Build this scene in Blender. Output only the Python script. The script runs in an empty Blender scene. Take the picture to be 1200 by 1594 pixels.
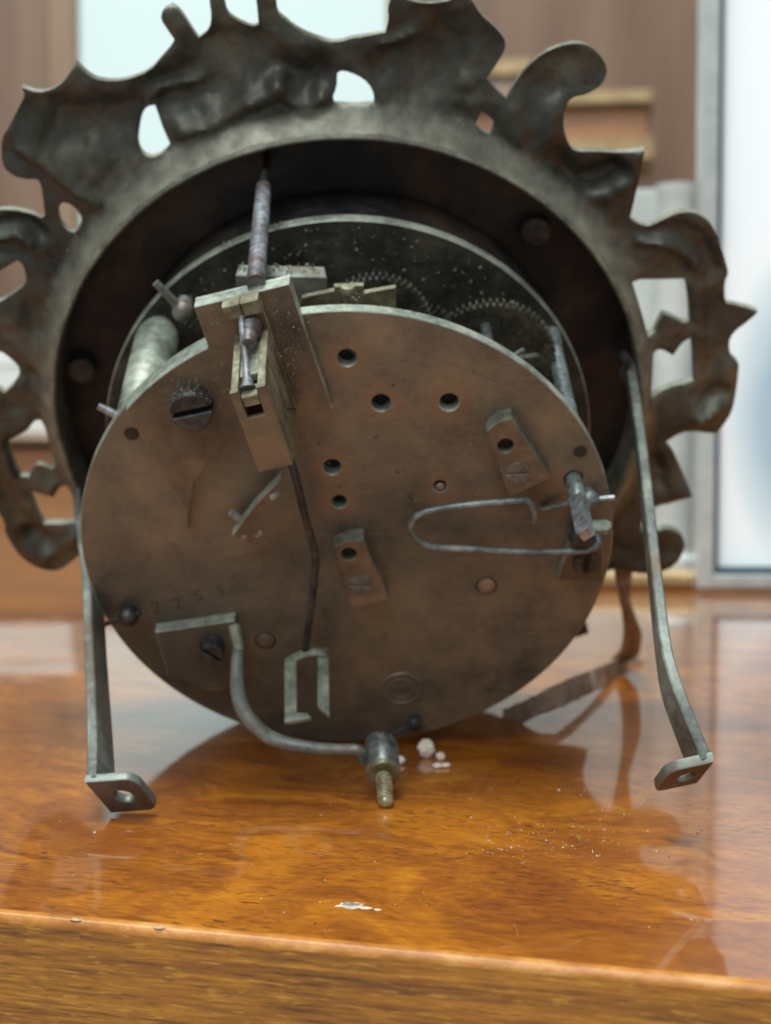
import bpy, math, random
import numpy as np
from mathutils import Vector, Matrix
from mathutils.geometry import tessellate_polygon, delaunay_2d_cdt

random.seed(7); rng = np.random.default_rng(7)
SC = bpy.context.scene; COL = SC.collection
R = math.radians
MM = 0.001

# ------------------------------------------------------------------ camera
F_PX, W_PX, H_PX = 2300.0, 1200.0, 1594.0
PITCH = R(3.0)
CAM_H = 52.6                                   # mm above the table top
cd = bpy.data.cameras.new('camera'); cam = bpy.data.objects.new('camera', cd); COL.objects.link(cam)
cd.sensor_fit = 'VERTICAL'; cd.sensor_height = 36.0; cd.lens = F_PX / H_PX * 36.0
cd.clip_start = 0.005; cd.clip_end = 60
cam.location = (0, 0, CAM_H * MM); cam.rotation_euler = (R(90) - PITCH, 0, 0)
cd.dof.use_dof = True; cd.dof.focus_distance = 0.178; cd.dof.aperture_fstop = 29.5; cd.dof.aperture_blades = 0
SC.camera = cam
MCAM = Matrix.Translation((0, 0, CAM_H)) @ Matrix.Rotation(R(90) - PITCH, 4, 'X')   # mm

# ------------------------------------------------------------------ light
w = bpy.data.worlds.new('World'); SC.world = w; w.use_nodes = True
bgn = w.node_tree.nodes['Background']
bgn.inputs['Color'].default_value = (0.92, 0.98, 1.0, 1); bgn.inputs['Strength'].default_value = 0.40

def area(name, loc, target, sx, sy, power, color):
    l = bpy.data.lights.new(name, 'AREA'); l.shape = 'RECTANGLE'; l.size = sx; l.size_y = sy
    l.energy = power; l.color = color
    o = bpy.data.objects.new(name, l); COL.objects.link(o); o.location = loc
    o.rotation_euler = (Vector(target) - Vector(loc)).to_track_quat('-Z', 'Y').to_euler()
    return o
area('ceiling_lamp', (-0.25, 0.10, 1.9), (0, 0.25, 0), 1.3, 0.5, 48, (0.90, 1.0, 0.98))
area('room_lamp', (-0.5, -1.1, 1.3), (0, 0.2, 0.0), 0.9, 0.9, 17, (0.95, 1.0, 0.98))

SC.view_settings.view_transform = 'Standard'; SC.view_settings.look = 'None'
SC.view_settings.exposure = 0.0; SC.view_settings.gamma = 1.0
SC.cycles.max_bounces = 8; SC.cycles.sample_clamp_indirect = 6.0

# ------------------------------------------------------------------ clock frame (mm): X right, Y up the plate, Z towards the viewer
RX, RY, T = 0.610, 0.018, Vector((-5.858, -5.633, -228.81))
RC = Matrix.Rotation(RY, 3, 'Y') @ Matrix.Rotation(RX, 3, 'X')
MCLK_CAM = Matrix.Translation(T) @ RC.to_4x4()
MCLK = MCAM @ MCLK_CAM                          # clock mm -> world mm
RCI = RC.inverted(); OC = -(RCI @ T)
def ray(px, py): return RCI @ Vector(((px - 600) / F_PX, (797 - py) / F_PX, -1.0))
def onZ(px, py, Z):
    r = ray(px, py); s = (Z - OC.z) / r.z; return OC + r * s
def onY(px, py, Y):
    r = ray(px, py); s = (Y - OC.y) / r.y; return OC + r * s
def onP(px, py, p, n):
    r = ray(px, py); s = ((p - OC).dot(n)) / r.dot(n); return OC + r * s
def z2(pts, Z): return [tuple(onZ(x, y, Z))[:2] for x, y in pts]
def bgp(px, py, D):                             # world mm point at forward depth D (mm)
    return MCAM @ Vector(((px - 600) / F_PX * D, (797 - py) / F_PX * D, -D))
def on_table(px, py, z=0.0):
    a = MCAM.translation; d = MCAM.to_3x3() @ Vector(((px - 600) / F_PX, (797 - py) / F_PX, -1))
    return a + d * ((z - a.z) / d.z)

# ------------------------------------------------------------------ mesh builder (mm)
def area2(l):
    return sum(l[i][0] * l[(i + 1) % len(l)][1] - l[(i + 1) % len(l)][0] * l[i][1] for i in range(len(l))) / 2
def offset(loop, d):
    n = len(loop); out = []
    for i in range(n):
        p0, p, p1 = Vector(loop[i - 1]), Vector(loop[i]), Vector(loop[(i + 1) % n])
        a = (p - p0); b = (p1 - p)
        if a.length < 1e-9 or b.length < 1e-9: out.append(tuple(p)); continue
        a.normalize(); b.normalize()
        na, nb = Vector((-a.y, a.x)), Vector((-b.y, b.x)); m = na + nb
        if m.length < 1e-6: m = na
        m.normalize(); k = max(0.5, m.dot(na)); out.append(tuple(p + m * (d / k)))
    return out
class Frame:
    def __init__(s, o=(0, 0, 0), x=(1, 0, 0), y=(0, 1, 0), z=(0, 0, 1)):
        s.o, s.x, s.y, s.z = Vector(o), Vector(x).normalized(), Vector(y).normalized(), Vector(z).normalized()
        s.flip = s.x.cross(s.y).dot(s.z) < 0
    def __call__(s, u, v, w_): return s.o + s.x * u + s.y * v + s.z * w_
ID = Frame()
def axis_frame(o, z, xhint=(1, 0, 0)):
    z = Vector(z).normalized(); x = Vector(xhint); x = (x - z * x.dot(z))
    if x.length < 1e-4: x = Vector((0, 1, 0)); x = x - z * x.dot(z)
    x.normalize(); return Frame(o, x, z.cross(x), z)
def circ(cx, cy, r, n=24, ry=None, a0=0):
    ry = ry or r
    return [(cx + r * math.cos(a0 + 2 * math.pi * i / n), cy + ry * math.sin(a0 + 2 * math.pi * i / n)) for i in range(n)]
def spline(pts, k=6):
    pts = [Vector(p) for p in pts]; out = []
    for i in range(len(pts) - 1):
        p0 = pts[max(i - 1, 0)]; p1 = pts[i]; p2 = pts[i + 1]; p3 = pts[min(i + 2, len(pts) - 1)]
        for j in range(k):
            t = j / k
            out.append(0.5 * ((2 * p1) + (p2 - p0) * t + (2 * p0 - 5 * p1 + 4 * p2 - p3) * t * t + (3 * p1 - p0 - 3 * p2 + p3) * t ** 3))
    out.append(pts[-1]); return out

class MB:
    def __init__(s): s.V, s.F, s.M = [], [], []
    def add(s, V, Fc, mi=0, flip=False):
        b = len(s.V); s.V += [tuple(v) for v in V]
        for f in Fc:
            f = [i + b for i in f]
            s.F.append(f[::-1] if flip else f); s.M.append(mi)
    def plate(s, outer, holes=(), w0=0, w1=1, fr=ID, bev=0.12, mi=0, side=None, seg=1, back=True):
        side = mi if side is None else side
        loops = [list(outer) if area2(outer) > 0 else list(outer)[::-1]] + [list(h) if area2(h) < 0 else list(h)[::-1] for h in holes]
        bev = min(bev, (w1 - w0) * 0.45)
        caps0, caps1 = [], []
        for L in loops:
            n = len(L); V = []; lev = []
            for q in range(seg + 1):
                a = q / seg * math.pi / 2
                lev.append((bev * (1 - math.sin(a)), w0 + bev * (1 - math.cos(a))))
            for q in range(seg, -1, -1):
                a = q / seg * math.pi / 2
                lev.append((bev * (1 - math.sin(a)), w1 - bev * (1 - math.cos(a))))
            rings = [(offset(L, d) if d > 1e-9 else L, wz) for d, wz in lev]
            for ring, wz in rings: V += [fr(u, v, wz) for u, v in ring]
            Fc = []
            for k in range(len(rings) - 1):
                for i in range(n):
                    j = (i + 1) % n; Fc.append((k * n + i, k * n + j, (k + 1) * n + j, (k + 1) * n + i))
            s.add(V, Fc, side, fr.flip)
            caps0.append(rings[0][0]); caps1.append(rings[-1][0])
        for caps, wz, up in ((caps0, w0, False), (caps1, w1, True)):
            if not up and not back: continue
            flat = [p for L in caps for p in L]
            tris = tessellate_polygon([[Vector((p[0], p[1], 0)) for p in L] for L in caps])
            Fc = []
            for t in tris:
                a, b, c = (flat[i] for i in t)
                ar = (b[0] - a[0]) * (c[1] - a[1]) - (b[1] - a[1]) * (c[0] - a[0])
                if abs(ar) < 1e-12: continue
                Fc.append(tuple(t) if (ar > 0) == up else tuple(t)[::-1])
            s.add([fr(u, v, wz) for u, v in flat], Fc, mi, fr.flip)
        return s
    def box(s, u0, u1, v0, v1, w0, w1, fr=ID, bev=0.1, mi=0, side=None):
        return s.plate([(u0, v0), (u1, v0), (u1, v1), (u0, v1)], (), w0, w1, fr, bev, mi, side)
    def lathe(s, prof, fr=ID, n=32, mi=0):
        V = []; Fc = []
        for r, z in prof:
            V += [fr(r * math.cos(2 * math.pi * i / n), r * math.sin(2 * math.pi * i / n), z) for i in range(n)]
        for k in range(len(prof) - 1):
            for i in range(n):
                j = (i + 1) % n; Fc.append((k * n + i, k * n + j, (k + 1) * n + j, (k + 1) * n + i))
        s.add(V, Fc, mi, fr.flip)
        return s
    def tube(s, pts, rad, n=10, mi=0, flat=None):
        pts = [Vector(p) for p in pts]; m = len(pts)
        if not hasattr(rad, '__len__'): rad = [rad] * m
        elif len(rad) != m: rad = list(np.interp(np.linspace(0, 1, m), np.linspace(0, 1, len(rad)), rad))
        tang = [(pts[min(i + 1, m - 1)] - pts[max(i - 1, 0)]).normalized() for i in range(m)]
        x = Vector((0.31, 0.87, 0.2)); V = []; Fc = []
        for i in range(m):
            t = tang[i]; x = (x - t * x.dot(t)).normalized(); y = t.cross(x)
            V += [pts[i] + (x * math.cos(2 * math.pi * k / n) + y * math.sin(2 * math.pi * k / n)) * rad[i] for k in range(n)]
        for i in range(m - 1):
            for k in range(n):
                q = (k + 1) % n; Fc.append((i * n + k, i * n + q, (i + 1) * n + q, (i + 1) * n + k))
        Fc.append(tuple(range(n))[::-1]); Fc.append(tuple((m - 1) * n + k for k in range(n)))
        s.add(V, Fc, mi); return s
    def strap(s, pts, wd, nd, width, th, mi=0, edge=None, ch=0.22):
        edge = mi if edge is None else edge
        m = len(pts); V = []; h = th / 2
        sec = [(0, -h + ch), (0, h - ch), (ch, h), (width - ch, h), (width, h - ch), (width, -h + ch), (width - ch, -h), (ch, -h)]
        for i in range(m):
            for a, b in sec: V.append(Vector(pts[i]) + wd[i] * a + nd[i] * b)
        k = len(sec)
        t = (Vector(pts[-1]) - Vector(pts[0])); fl = (wd[0].cross(nd[0])).dot(t) > 0
        for q in range(k):
            Fc = [(i * k + q, (i + 1) * k + q, (i + 1) * k + (q + 1) % k, i * k + (q + 1) % k) for i in range(m - 1)]
            s.add([], [], mi)
            b = len(s.V)
            if q == 0: s.V += [tuple(v) for v in V]; base = b
            for f in Fc:
                f = [i + base for i in f]; s.F.append(f if not fl else f[::-1]); s.M.append(edge if q in (0, 4) else mi)
        s.F.append([base + q for q in range(k)]); s.M.append(mi)
        s.F.append([base + (m - 1) * k + q for q in range(k)][::-1]); s.M.append(mi)
        return s
    def build(s, name, mats, parent=None, M=None, smooth=35, kind=None, label=None):
        me = bpy.data.meshes.new(name)
        me.from_pydata([(x * MM, y * MM, z * MM) for x, y, z in s.V], [], s.F)
        mats = mats if isinstance(mats, (list, tuple)) else [mats]
        for m in mats: me.materials.append(m)
        me.polygons.foreach_set('material_index', [min(i, len(mats) - 1) for i in s.M])
        me.validate(); me.update()
        if smooth:
            me.polygons.foreach_set('use_smooth', [True] * len(me.polygons))
            me.set_sharp_from_angle(angle=R(smooth))
        o = bpy.data.objects.new(name, me); COL.objects.link(o)
        if parent is not None: o.parent = parent
        if M is not None: o.matrix_basis = M
        if kind: o['kind'] = kind
        if label: o['label'] = label
        return o

def tag(o, label, cat, group=None):
    o['label'] = label; o['category'] = cat
    if group: o['group'] = group
    return o
def empty(name, loc_mm, rz=0):
    o = bpy.data.objects.new(name, None); COL.objects.link(o); o.empty_display_size = 0.01
    o.location = Vector(loc_mm) * MM; o.rotation_euler = (0, 0, rz); return o

# ------------------------------------------------------------------ materials
def lin(r, g, b):
    f = lambda c: (c / 12.92 if c <= 0.04045 else ((c + 0.055) / 1.055) ** 2.4)
    return (f(r / 255), f(g / 255), f(b / 255), 1)
class NT:
    def __init__(s, name):
        s.m = bpy.data.materials.new(name); s.m.use_nodes = True; s.t = s.m.node_tree; s.n = s.t.nodes
        s.b = s.n['Principled BSDF']
        s.tc = s.n.new('ShaderNodeTexCoord'); s.co = s.tc.outputs['Object']
    def link(s, a, b): s.t.links.new(a, b)
    def mapping(s, scale, rot=(0, 0, 0), loc=(0, 0, 0)):
        n = s.n.new('ShaderNodeMapping'); n.inputs['Scale'].default_value = scale; n.inputs['Rotation'].default_value = rot; n.inputs['Location'].default_value = loc
        s.link(s.co, n.inputs['Vector']); return n.outputs['Vector']
    def noise(s, scale, detail=6, rough=0.6, dist=0.0, vec=None):
        n = s.n.new('ShaderNodeTexNoise'); n.inputs['Scale'].default_value = scale; n.inputs['Detail'].default_value = detail
        n.inputs['Roughness'].default_value = rough; n.inputs['Distortion'].default_value = dist
        s.link(vec if vec is not None else s.co, n.inputs['Vector']); return n.outputs['Fac']
    def ramp(s, fac, stops):
        n = s.n.new('ShaderNodeValToRGB'); e = n.color_ramp.elements
        while len(e) < len(stops): e.new(0.5)
        for i, (p, c) in enumerate(stops): e[i].position = p; e[i].color = c if len(c) == 4 else (*c, 1)
        s.link(fac, n.inputs['Fac']); return n.outputs['Color']
    def mix(s, fac, a, b, mode='MIX'):
        n = s.n.new('ShaderNodeMix'); n.data_type = 'RGBA'; n.blend_type = mode
        for v, k in ((fac, 'Factor'), (a, 'A'), (b, 'B')):
            sock = [i for i in n.inputs if i.name == k and (i.type == ('VALUE' if k == 'Factor' else 'RGBA'))][0]
            if isinstance(v, (int, float)): sock.default_value = v
            elif isinstance(v, tuple): sock.default_value = v
            else: s.link(v, sock)
        return [o for o in n.outputs if o.type == 'RGBA'][0]
    def math(s, op, a, b=0.5):
        n = s.n.new('ShaderNodeMath'); n.operation = op
        for i, v in enumerate((a, b)):
            if isinstance(v, (int, float)): n.inputs[i].default_value = v
            else: s.link(v, n.inputs[i])
        return n.outputs[0]
    def bump(s, h, strength=0.3, dist=0.0002):
        n = s.n.new('ShaderNodeBump'); n.inputs['Strength'].default_value = strength; n.inputs['Distance'].default_value = dist
        s.link(h, n.inputs['Height']); s.link(n.outputs['Normal'], s.b.inputs['Normal']); return n
    def set(s, **k):
        for q, v in k.items():
            sock = s.b.inputs[q.replace('_', ' ')]
            if isinstance(v, (int, float, tuple)): sock.default_value = v
            else: s.link(v, sock)
        return s.m

def aged_metal(name, dark, mid, light, metal=0.6, r0=0.35, r1=0.6, big=70, small=900, speck=None, bump=0.25, bd=0.00008, blotch=None, spread=0.10):
    t = NT(name)
    n1 = t.noise(big, 7, 0.62, 0.3); n2 = t.noise(small, 5, 0.65); n3 = t.noise(big * 5, 5, 0.6)
    f = t.math('ADD', t.math('MULTIPLY', n1, 0.6), t.math('ADD', t.math('MULTIPLY', n3, 0.25), t.math('MULTIPLY', n2, 0.15)))
    c = t.ramp(f, [(0.5 - spread, dark), (0.5, mid), (0.5 + spread, light)])
    if blotch:
        nb = t.noise(big * 0.8, 4, 0.6, 0.2, t.mapping((1, 1, 1), loc=(0.31, 0.17, 0.05)))
        c = t.mix(t.ramp(nb, [(0.5, (0, 0, 0)), (0.68, (0.8, 0.8, 0.8))]), c, blotch)
    if speck:
        ns = t.noise(2600, 2, 0.5)
        c = t.mix(t.ramp(ns, [(0.70, (0, 0, 0)), (0.76, (1, 1, 1))]), c, speck)
    ro = t.ramp(t.math('ADD', t.math('MULTIPLY', n3, 0.6), t.math('MULTIPLY', n2, 0.4)), [(0.35, (r0,) * 3), (0.65, (r1,) * 3)])
    t.bump(t.math('ADD', t.math('MULTIPLY', n2, 0.5), n3), bump, bd)
    return t.set(Base_Color=c, Metallic=metal, Roughness=ro)

M = {}
M['plate'] = aged_metal('tarnished_brass_plate', lin(80, 78, 71), lin(115, 109, 96), lin(144, 131, 108), 0.42, 0.34, 0.54, 32, 700, lin(164, 160, 144), blotch=lin(80, 81, 74), spread=.11)
M['cockbrass'] = aged_metal('tarnished_brass_cock', lin(76, 71, 62), lin(106, 95, 81), lin(130, 113, 90), 0.4, 0.42, 0.6, 60, 800, lin(150, 140, 120), blotch=lin(70, 60, 50))
M['edge'] = aged_metal('lit_worn_brass_edge', lin(106, 112, 102), lin(146, 152, 140), lin(178, 182, 166), 0.4, 0.35, 0.55, 120, 900)  # paler than the faces: some wear, plus top light put into the colour
M['brass'] = aged_metal('yellow_brass', lin(88, 84, 64), lin(126, 122, 98), lin(158, 154, 124), 0.4, 0.32, 0.5, 150, 1100, blotch=lin(88, 76, 58))
M['steel'] = aged_metal('grey_steel', lin(80, 86, 86), lin(116, 125, 124), lin(152, 162, 160), 0.5, 0.32, 0.5, 200, 1500)
M['bright'] = aged_metal('bright_steel', lin(130, 138, 142), lin(165, 172, 178), lin(190, 196, 200), 0.85, 0.22, 0.4, 200, 1500)
M['screw'] = aged_metal('dark_screw_steel', lin(40, 40, 41), lin(62, 62, 62), lin(90, 89, 87), 0.5, 0.35, 0.6, 300, 1500, lin(130, 125, 120))
M['dullwire'] = aged_metal('dull_wire_steel', lin(46, 47, 46), lin(70, 72, 70), lin(98, 100, 97), 0.5, 0.3, 0.5, 250, 1500)
M['pivotscrew'] = aged_metal('grey_screw_steel', lin(72, 73, 70), lin(102, 103, 98), lin(130, 131, 125), 0.4, 0.4, 0.6, 300, 1500)
M['rust'] = aged_metal('rusty_steel_rod', lin(84, 74, 72), lin(110, 110, 114), lin(142, 147, 155), 0.4, 0.4, 0.65, 180, 900, blotch=lin(100, 76, 64))
M['bronze'] = aged_metal('bronze_back_patina', lin(50, 52, 47), lin(78, 79, 71), lin(116, 117, 104), 0.45, 0.38, 0.6, 50, 900, blotch=lin(78, 71, 63), bump=0.45, bd=0.0002, spread=.14)
M['rim'] = aged_metal('dull_brass_rim', lin(82, 84, 74), lin(122, 122, 108), lin(150, 150, 134), 0.2, 0.55, 0.75, 130, 900, blotch=lin(92, 84, 68))
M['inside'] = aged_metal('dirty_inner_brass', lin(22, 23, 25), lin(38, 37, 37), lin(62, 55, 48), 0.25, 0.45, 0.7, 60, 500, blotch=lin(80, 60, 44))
M['grime'] = aged_metal('oily_dusty_brass', lin(26, 27, 24), lin(48, 48, 42), lin(76, 74, 64), 0.2, 0.6, 0.85, 120, 900, lin(120, 118, 105), bump=0.7, bd=0.0003)
M['gear'] = aged_metal('dirty_gear_brass', lin(40, 41, 36), lin(66, 66, 56), lin(98, 96, 82), 0.4, 0.35, 0.55, 200, 1200)
M['strapsteel'] = aged_metal('dull_strap_steel', lin(86, 90, 86), lin(116, 121, 115), lin(144, 150, 142), 0.45, 0.38, 0.58, 90, 1300, blotch=lin(104, 86, 70), bump=0.6)
def halo(m, pts):
    nt = m.node_tree; b = nt.nodes['Principled BSDF']; src = b.inputs['Base Color'].links[0].from_socket
    tc = [n for n in nt.nodes if n.type == 'TEX_COORD'][0].outputs['Object']; acc = None
    nz = nt.nodes.new('ShaderNodeTexNoise'); nz.inputs['Scale'].default_value = 420; nz.inputs['Detail'].default_value = 5; nt.links.new(tc, nz.inputs['Vector'])
    for x, y, r in pts:
        d = nt.nodes.new('ShaderNodeVectorMath'); d.operation = 'DISTANCE'; nt.links.new(tc, d.inputs[0]); d.inputs[1].default_value = (x * MM, y * MM, 0)
        mr = nt.nodes.new('ShaderNodeMapRange'); mr.inputs['From Min'].default_value = r * MM; mr.inputs['From Max'].default_value = (r + 3.2) * MM; mr.inputs['To Min'].default_value = 1; mr.inputs['To Max'].default_value = 0
        nt.links.new(d.outputs['Value'], mr.inputs['Value'])
        if acc is None: acc = mr.outputs[0]
        else:
            mx = nt.nodes.new('ShaderNodeMath'); mx.operation = 'MAXIMUM'; nt.links.new(acc, mx.inputs[0]); nt.links.new(mr.outputs[0], mx.inputs[1]); acc = mx.outputs[0]
    mu = nt.nodes.new('ShaderNodeMath'); mu.operation = 'MULTIPLY'; nt.links.new(acc, mu.inputs[0]); nt.links.new(nz.outputs['Fac'], mu.inputs[1])
    mi = nt.nodes.new('ShaderNodeMix'); mi.data_type = 'RGBA'; nt.links.new(mu.outputs[0], mi.inputs['Factor'])
    ca = [i for i in mi.inputs if i.type == 'RGBA']; nt.links.new(src, ca[0]); ca[1].default_value = lin(148, 118, 88)
    nt.links.new([o for o in mi.outputs if o.type == 'RGBA'][0], b.inputs['Base Color'])
M['hole'] = NT('hole_dark').set(Base_Color=lin(38, 32, 28), Roughness=0.8)  # one dark tone for hole floors, screw slots and seams
M['tabface'] = aged_metal('brown_stained_steel', lin(58, 52, 46), lin(84, 76, 68), lin(108, 98, 86), 0.4, 0.4, 0.6, 160, 1300, blotch=lin(92, 66, 50), bump=.5)
M['threadbrass'] = aged_metal('rubbed_thread_brass', lin(120, 116, 94), lin(164, 160, 134), lin(194, 188, 158), 0.55, 0.28, 0.45, 300, 1500)
M['pivotbrass'] = aged_metal('tarnished_pivot_brass', lin(92, 82, 70), lin(124, 108, 90), lin(148, 128, 104), 0.35, 0.4, 0.6, 60, 800, lin(160, 150, 130))
M['nutsteel'] = aged_metal('dark_nut_steel', lin(60, 62, 60), lin(86, 90, 88), lin(116, 120, 117), 0.6, 0.3, 0.5, 200, 1200)
M['dulledge'] = aged_metal('dull_brass_edge', lin(80, 80, 70), lin(108, 108, 96), lin(134, 134, 120), 0.3, 0.45, 0.65, 150, 900)
M['dustbrass'] = aged_metal('dusty_brass', lin(96, 94, 80), lin(128, 126, 110), lin(160, 158, 140), 0.1, 0.7, 0.9, 200, 1500, bump=.8)
M['stamp'] = NT('stamped_dirt').set(Base_Color=lin(52, 40, 34), Roughness=0.75)
t = NT('grey_dust'); M['dust'] = t.set(Base_Color=t.ramp(t.noise(900), [(0.35, lin(112, 106, 92)), (0.65, lin(176, 170, 152))]), Roughness=0.95)
t = NT('white_dust'); M['speck'] = t.set(Base_Color=t.ramp(t.noise(700), [(0.35, lin(150, 122, 92)), (0.65, lin(214, 202, 184))]), Roughness=0.8)
t = NT('white_crumb'); M['crumb'] = t.set(Base_Color=t.ramp(t.noise(500), [(0.35, lin(205, 190, 176)), (0.65, lin(240, 236, 232))]), Roughness=0.6)
t = NT('brown_leather'); M['leather'] = t.set(Base_Color=t.ramp(t.noise(400), [(0.35, lin(112, 90, 74)), (0.65, lin(158, 132, 112))]), Roughness=0.7)

def wood_top():
    t = NT('varnished_veneer_top')
    v0 = t.mapping((1, 1.25, 1), rot=(0, 0, R(14)))
    wn = t.n.new('ShaderNodeTexNoise'); wn.inputs['Scale'].default_value = 26; wn.inputs['Detail'].default_value = 3; t.link(v0, wn.inputs['Vector'])
    vm = t.n.new('ShaderNodeVectorMath'); vm.operation = 'MULTIPLY_ADD'
    t.link(wn.outputs['Color'], vm.inputs[0]); vm.inputs[1].default_value = (0.035, 0.05, 0); t.link(v0, vm.inputs[2])
    st = t.n.new('ShaderNodeMapping'); st.inputs['Scale'].default_value = (0.5, 1.5, 1); t.link(vm.outputs[0], st.inputs['Vector'])
    grain = t.noise(120, 7, 0.68, 0.8, st.outputs[0])
    fine = t.noise(900, 4, 0.65, 0.2, t.mapping((0.5, 1.3, 1), rot=(0, 0, R(6))))
    clouds = t.noise(38, 4, 0.6, 0.8, vm.outputs[0])
    pores = t.noise(1150, 2, 0.5, 0.1, t.mapping((0.45, 1.5, 1), rot=(0, 0, R(8))))
    f = t.math('ADD', t.math('MULTIPLY', grain, 0.58), t.math('MULTIPLY', fine, 0.42))
    c = t.ramp(f, [(0.34, lin(102, 48, 2)), (0.45, lin(144, 78, 4)), (0.54, lin(170, 98, 7)), (0.66, lin(200, 128, 18))])
    c = t.mix(t.ramp(clouds, [(0.38, (0.55,) * 3), (0.60, (0, 0, 0))]), c, lin(116, 54, 3))
    c = t.mix(t.ramp(clouds, [(0.52, (0, 0, 0)), (0.70, (0.55,) * 3)]), c, lin(196, 118, 12))
    pm = t.math('MULTIPLY', t.ramp(pores, [(0.34, (0.85,) * 3), (0.43, (0, 0, 0))]), t.ramp(t.noise(45, 3, .5), [(0.42, (0, 0, 0)), (0.58, (1, 1, 1))]))
    c = t.mix(pm, c, lin(78, 34, 4))
    t.set(Base_Color=c, Roughness=0.42, Coat_Weight=1.0, Coat_IOR=1.5)
    smear = t.noise(22, 5, 0.65, 0.5)
    t.link(t.ramp(smear, [(0.4, (0.025,) * 3), (0.7, (0.09,) * 3)]), t.b.inputs['Coat Roughness'])
    n = t.bump(t.math('ADD', t.noise(160, 3, 0.5), t.math('MULTIPLY', pores, 0.4)), 0.05, 0.0003)
    cb = t.n.new('ShaderNodeBump'); cb.inputs['Strength'].default_value = 0.07; cb.inputs['Distance'].default_value = 0.0004
    t.link(t.noise(75, 4, 0.55), cb.inputs['Height']); t.link(cb.outputs['Normal'], t.b.inputs['Coat Normal'])
    return t.m
def wood_front():
    t = NT('varnished_wood_front')
    g = t.noise(95, 8, 0.7, 0.6, t.mapping((0.12, 1, 5.0), rot=(0, R(1.2), 0)))
    g2 = t.noise(300, 5, 0.65, 0.1, t.mapping((0.42, 1, 8.0), rot=(0, R(1.0), 0)))
    cl = t.noise(20, 4, 0.6)
    c = t.ramp(t.math('ADD', t.math('MULTIPLY', g, 0.40), t.math('MULTIPLY', g2, 0.60)), [(0.36, lin(66, 34, 4)), (0.455, lin(134, 80, 12)), (0.53, lin(162, 102, 18)), (0.64, lin(198, 136, 40))])
    c = t.mix(t.ramp(cl, [(0.4, (0, 0, 0)), (0.7, (0.5,) * 3)]), c, lin(190, 118, 30))
    g3 = t.noise(300, 3, 0.6, 0.1, t.mapping((1.0, 1, 9.0), rot=(0, R(1.0), 0), loc=(.2, 0, .1)))
    c = t.mix(t.ramp(g3, [(0.35, (0.5,) * 3), (0.42, (0, 0, 0))]), c, lin(88, 48, 10))
    g4 = t.noise(300, 3, 0.6, 0.1, t.mapping((0.8, 1, 8.0), rot=(0, R(1.0), 0), loc=(.5, 0, .3)))
    c = t.mix(t.ramp(g4, [(0.57, (0, 0, 0)), (0.66, (0.7,) * 3)]), c, lin(206, 146, 52))
    t.bump(g2, 0.1, 0.0001)
    return t.set(Base_Color=c, Roughness=0.4, Coat_Weight=0.6, Coat_Roughness=0.2)
def wood_edge():
    t = NT('worn_table_edge')
    c = t.ramp(t.noise(160, 6, 0.7, 0, t.mapping((0.5, 1, 1))), [(0.32, lin(134, 78, 20)), (0.5, lin(182, 116, 44)), (0.68, lin(216, 164, 100))])
    t.bump(t.noise(330, 4, .6), 0.5, 0.0003)
    return t.set(Base_Color=c, Roughness=0.42, Specular_IOR_Level=0.5)
def plain(name, c1, c2, scale=8, rough=0.6, vec=(1, 1, 1), **k):
    t = NT(name); return t.set(Base_Color=t.ramp(t.noise(scale, 5, 0.6, 0.2, t.mapping(vec)), [(0.35, c1), (0.65, c2)]), Roughness=rough, **k)

# ------------------------------------------------------------------ table
p0, p1 = on_table(0, 1420), on_table(1200, 1533)
yaw = math.atan2(p1.y - p0.y, p1.x - p0.x)
mid = (p0 + p1) / 2
table = empty('table', (mid.x, mid.y, -38), yaw)
tag(table, 'glossy orange brown varnished wooden table carrying the clock movement', 'table')
TM = [wood_top(), wood_front(), wood_edge()]
tb = MB()
def table_top():
    L = [(-420, 0), (420, 0), (420, 440), (-420, 440)]
    seg = 6; b = 1.15; rings = [(L, 0.0)]
    for q in range(seg + 1):
        a = q / seg * math.pi / 2; rings.append((offset(L, b * (1 - math.cos(a))) if q else L, 38 - b + b * math.sin(a)))
    n = 4; V = []
    for ring, z in rings: V += [(x, y, z) for x, y in ring]
    for k in range(len(rings) - 1):
        Fc = [(k * n + i, k * n + (i + 1) % n, (k + 1) * n + (i + 1) % n, (k + 1) * n + i) for i in range(n)]
        if k == 0: tb.add(V, Fc, 1); base = 0
        else: tb.F += [list(f) for f in Fc]; tb.M += [2 if k < len(rings) - 1 else 0] * n
    top = [(len(rings) - 1) * n + i for i in range(n)]
    tb.F.append(top); tb.M.append(0); tb.F.append([3, 2, 1, 0]); tb.M.append(1)
table_top()
tb.build('table_top', TM, table)
TINV = (Matrix.Translation((mid.x, mid.y, -38)) @ Matrix.Rotation(yaw, 4, 'Z')).inverted()
def blob(mb, c, rx, ry, h, fr_ang=0, n=14, jag=0.25, mi=0):
    ring = []; V = []
    for i in range(n):
        a = 2 * math.pi * i / n; r = 1 + random.uniform(-jag, jag)
        x, y = rx * r * math.cos(a), ry * r * math.sin(a)
        ca, sa = math.cos(fr_ang), math.sin(fr_ang); ring.append((c[0] + x * ca - y * sa, c[1] + x * sa + y * ca))
    V = [(x, y, c[2]) for x, y in ring] + [(c[0] + (x - c[0]) * .7, c[1] + (y - c[1]) * .7, c[2] + h) for x, y in ring] + [(c[0], c[1], c[2] + h)]
    Fc = [(i, (i + 1) % n, n + (i + 1) % n, n + i) for i in range(n)] + [(n + i, n + (i + 1) % n, 2 * n) for i in range(n)]
    mb.add(V, Fc, mi)
M['dent'] = plain('dented_pale_wood', lin(150, 120, 90), lin(206, 190, 166), 900, .8)
M['scr'] = plain('scratched_varnish', lin(170, 110, 60), lin(205, 150, 100), 300, .5)
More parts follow.
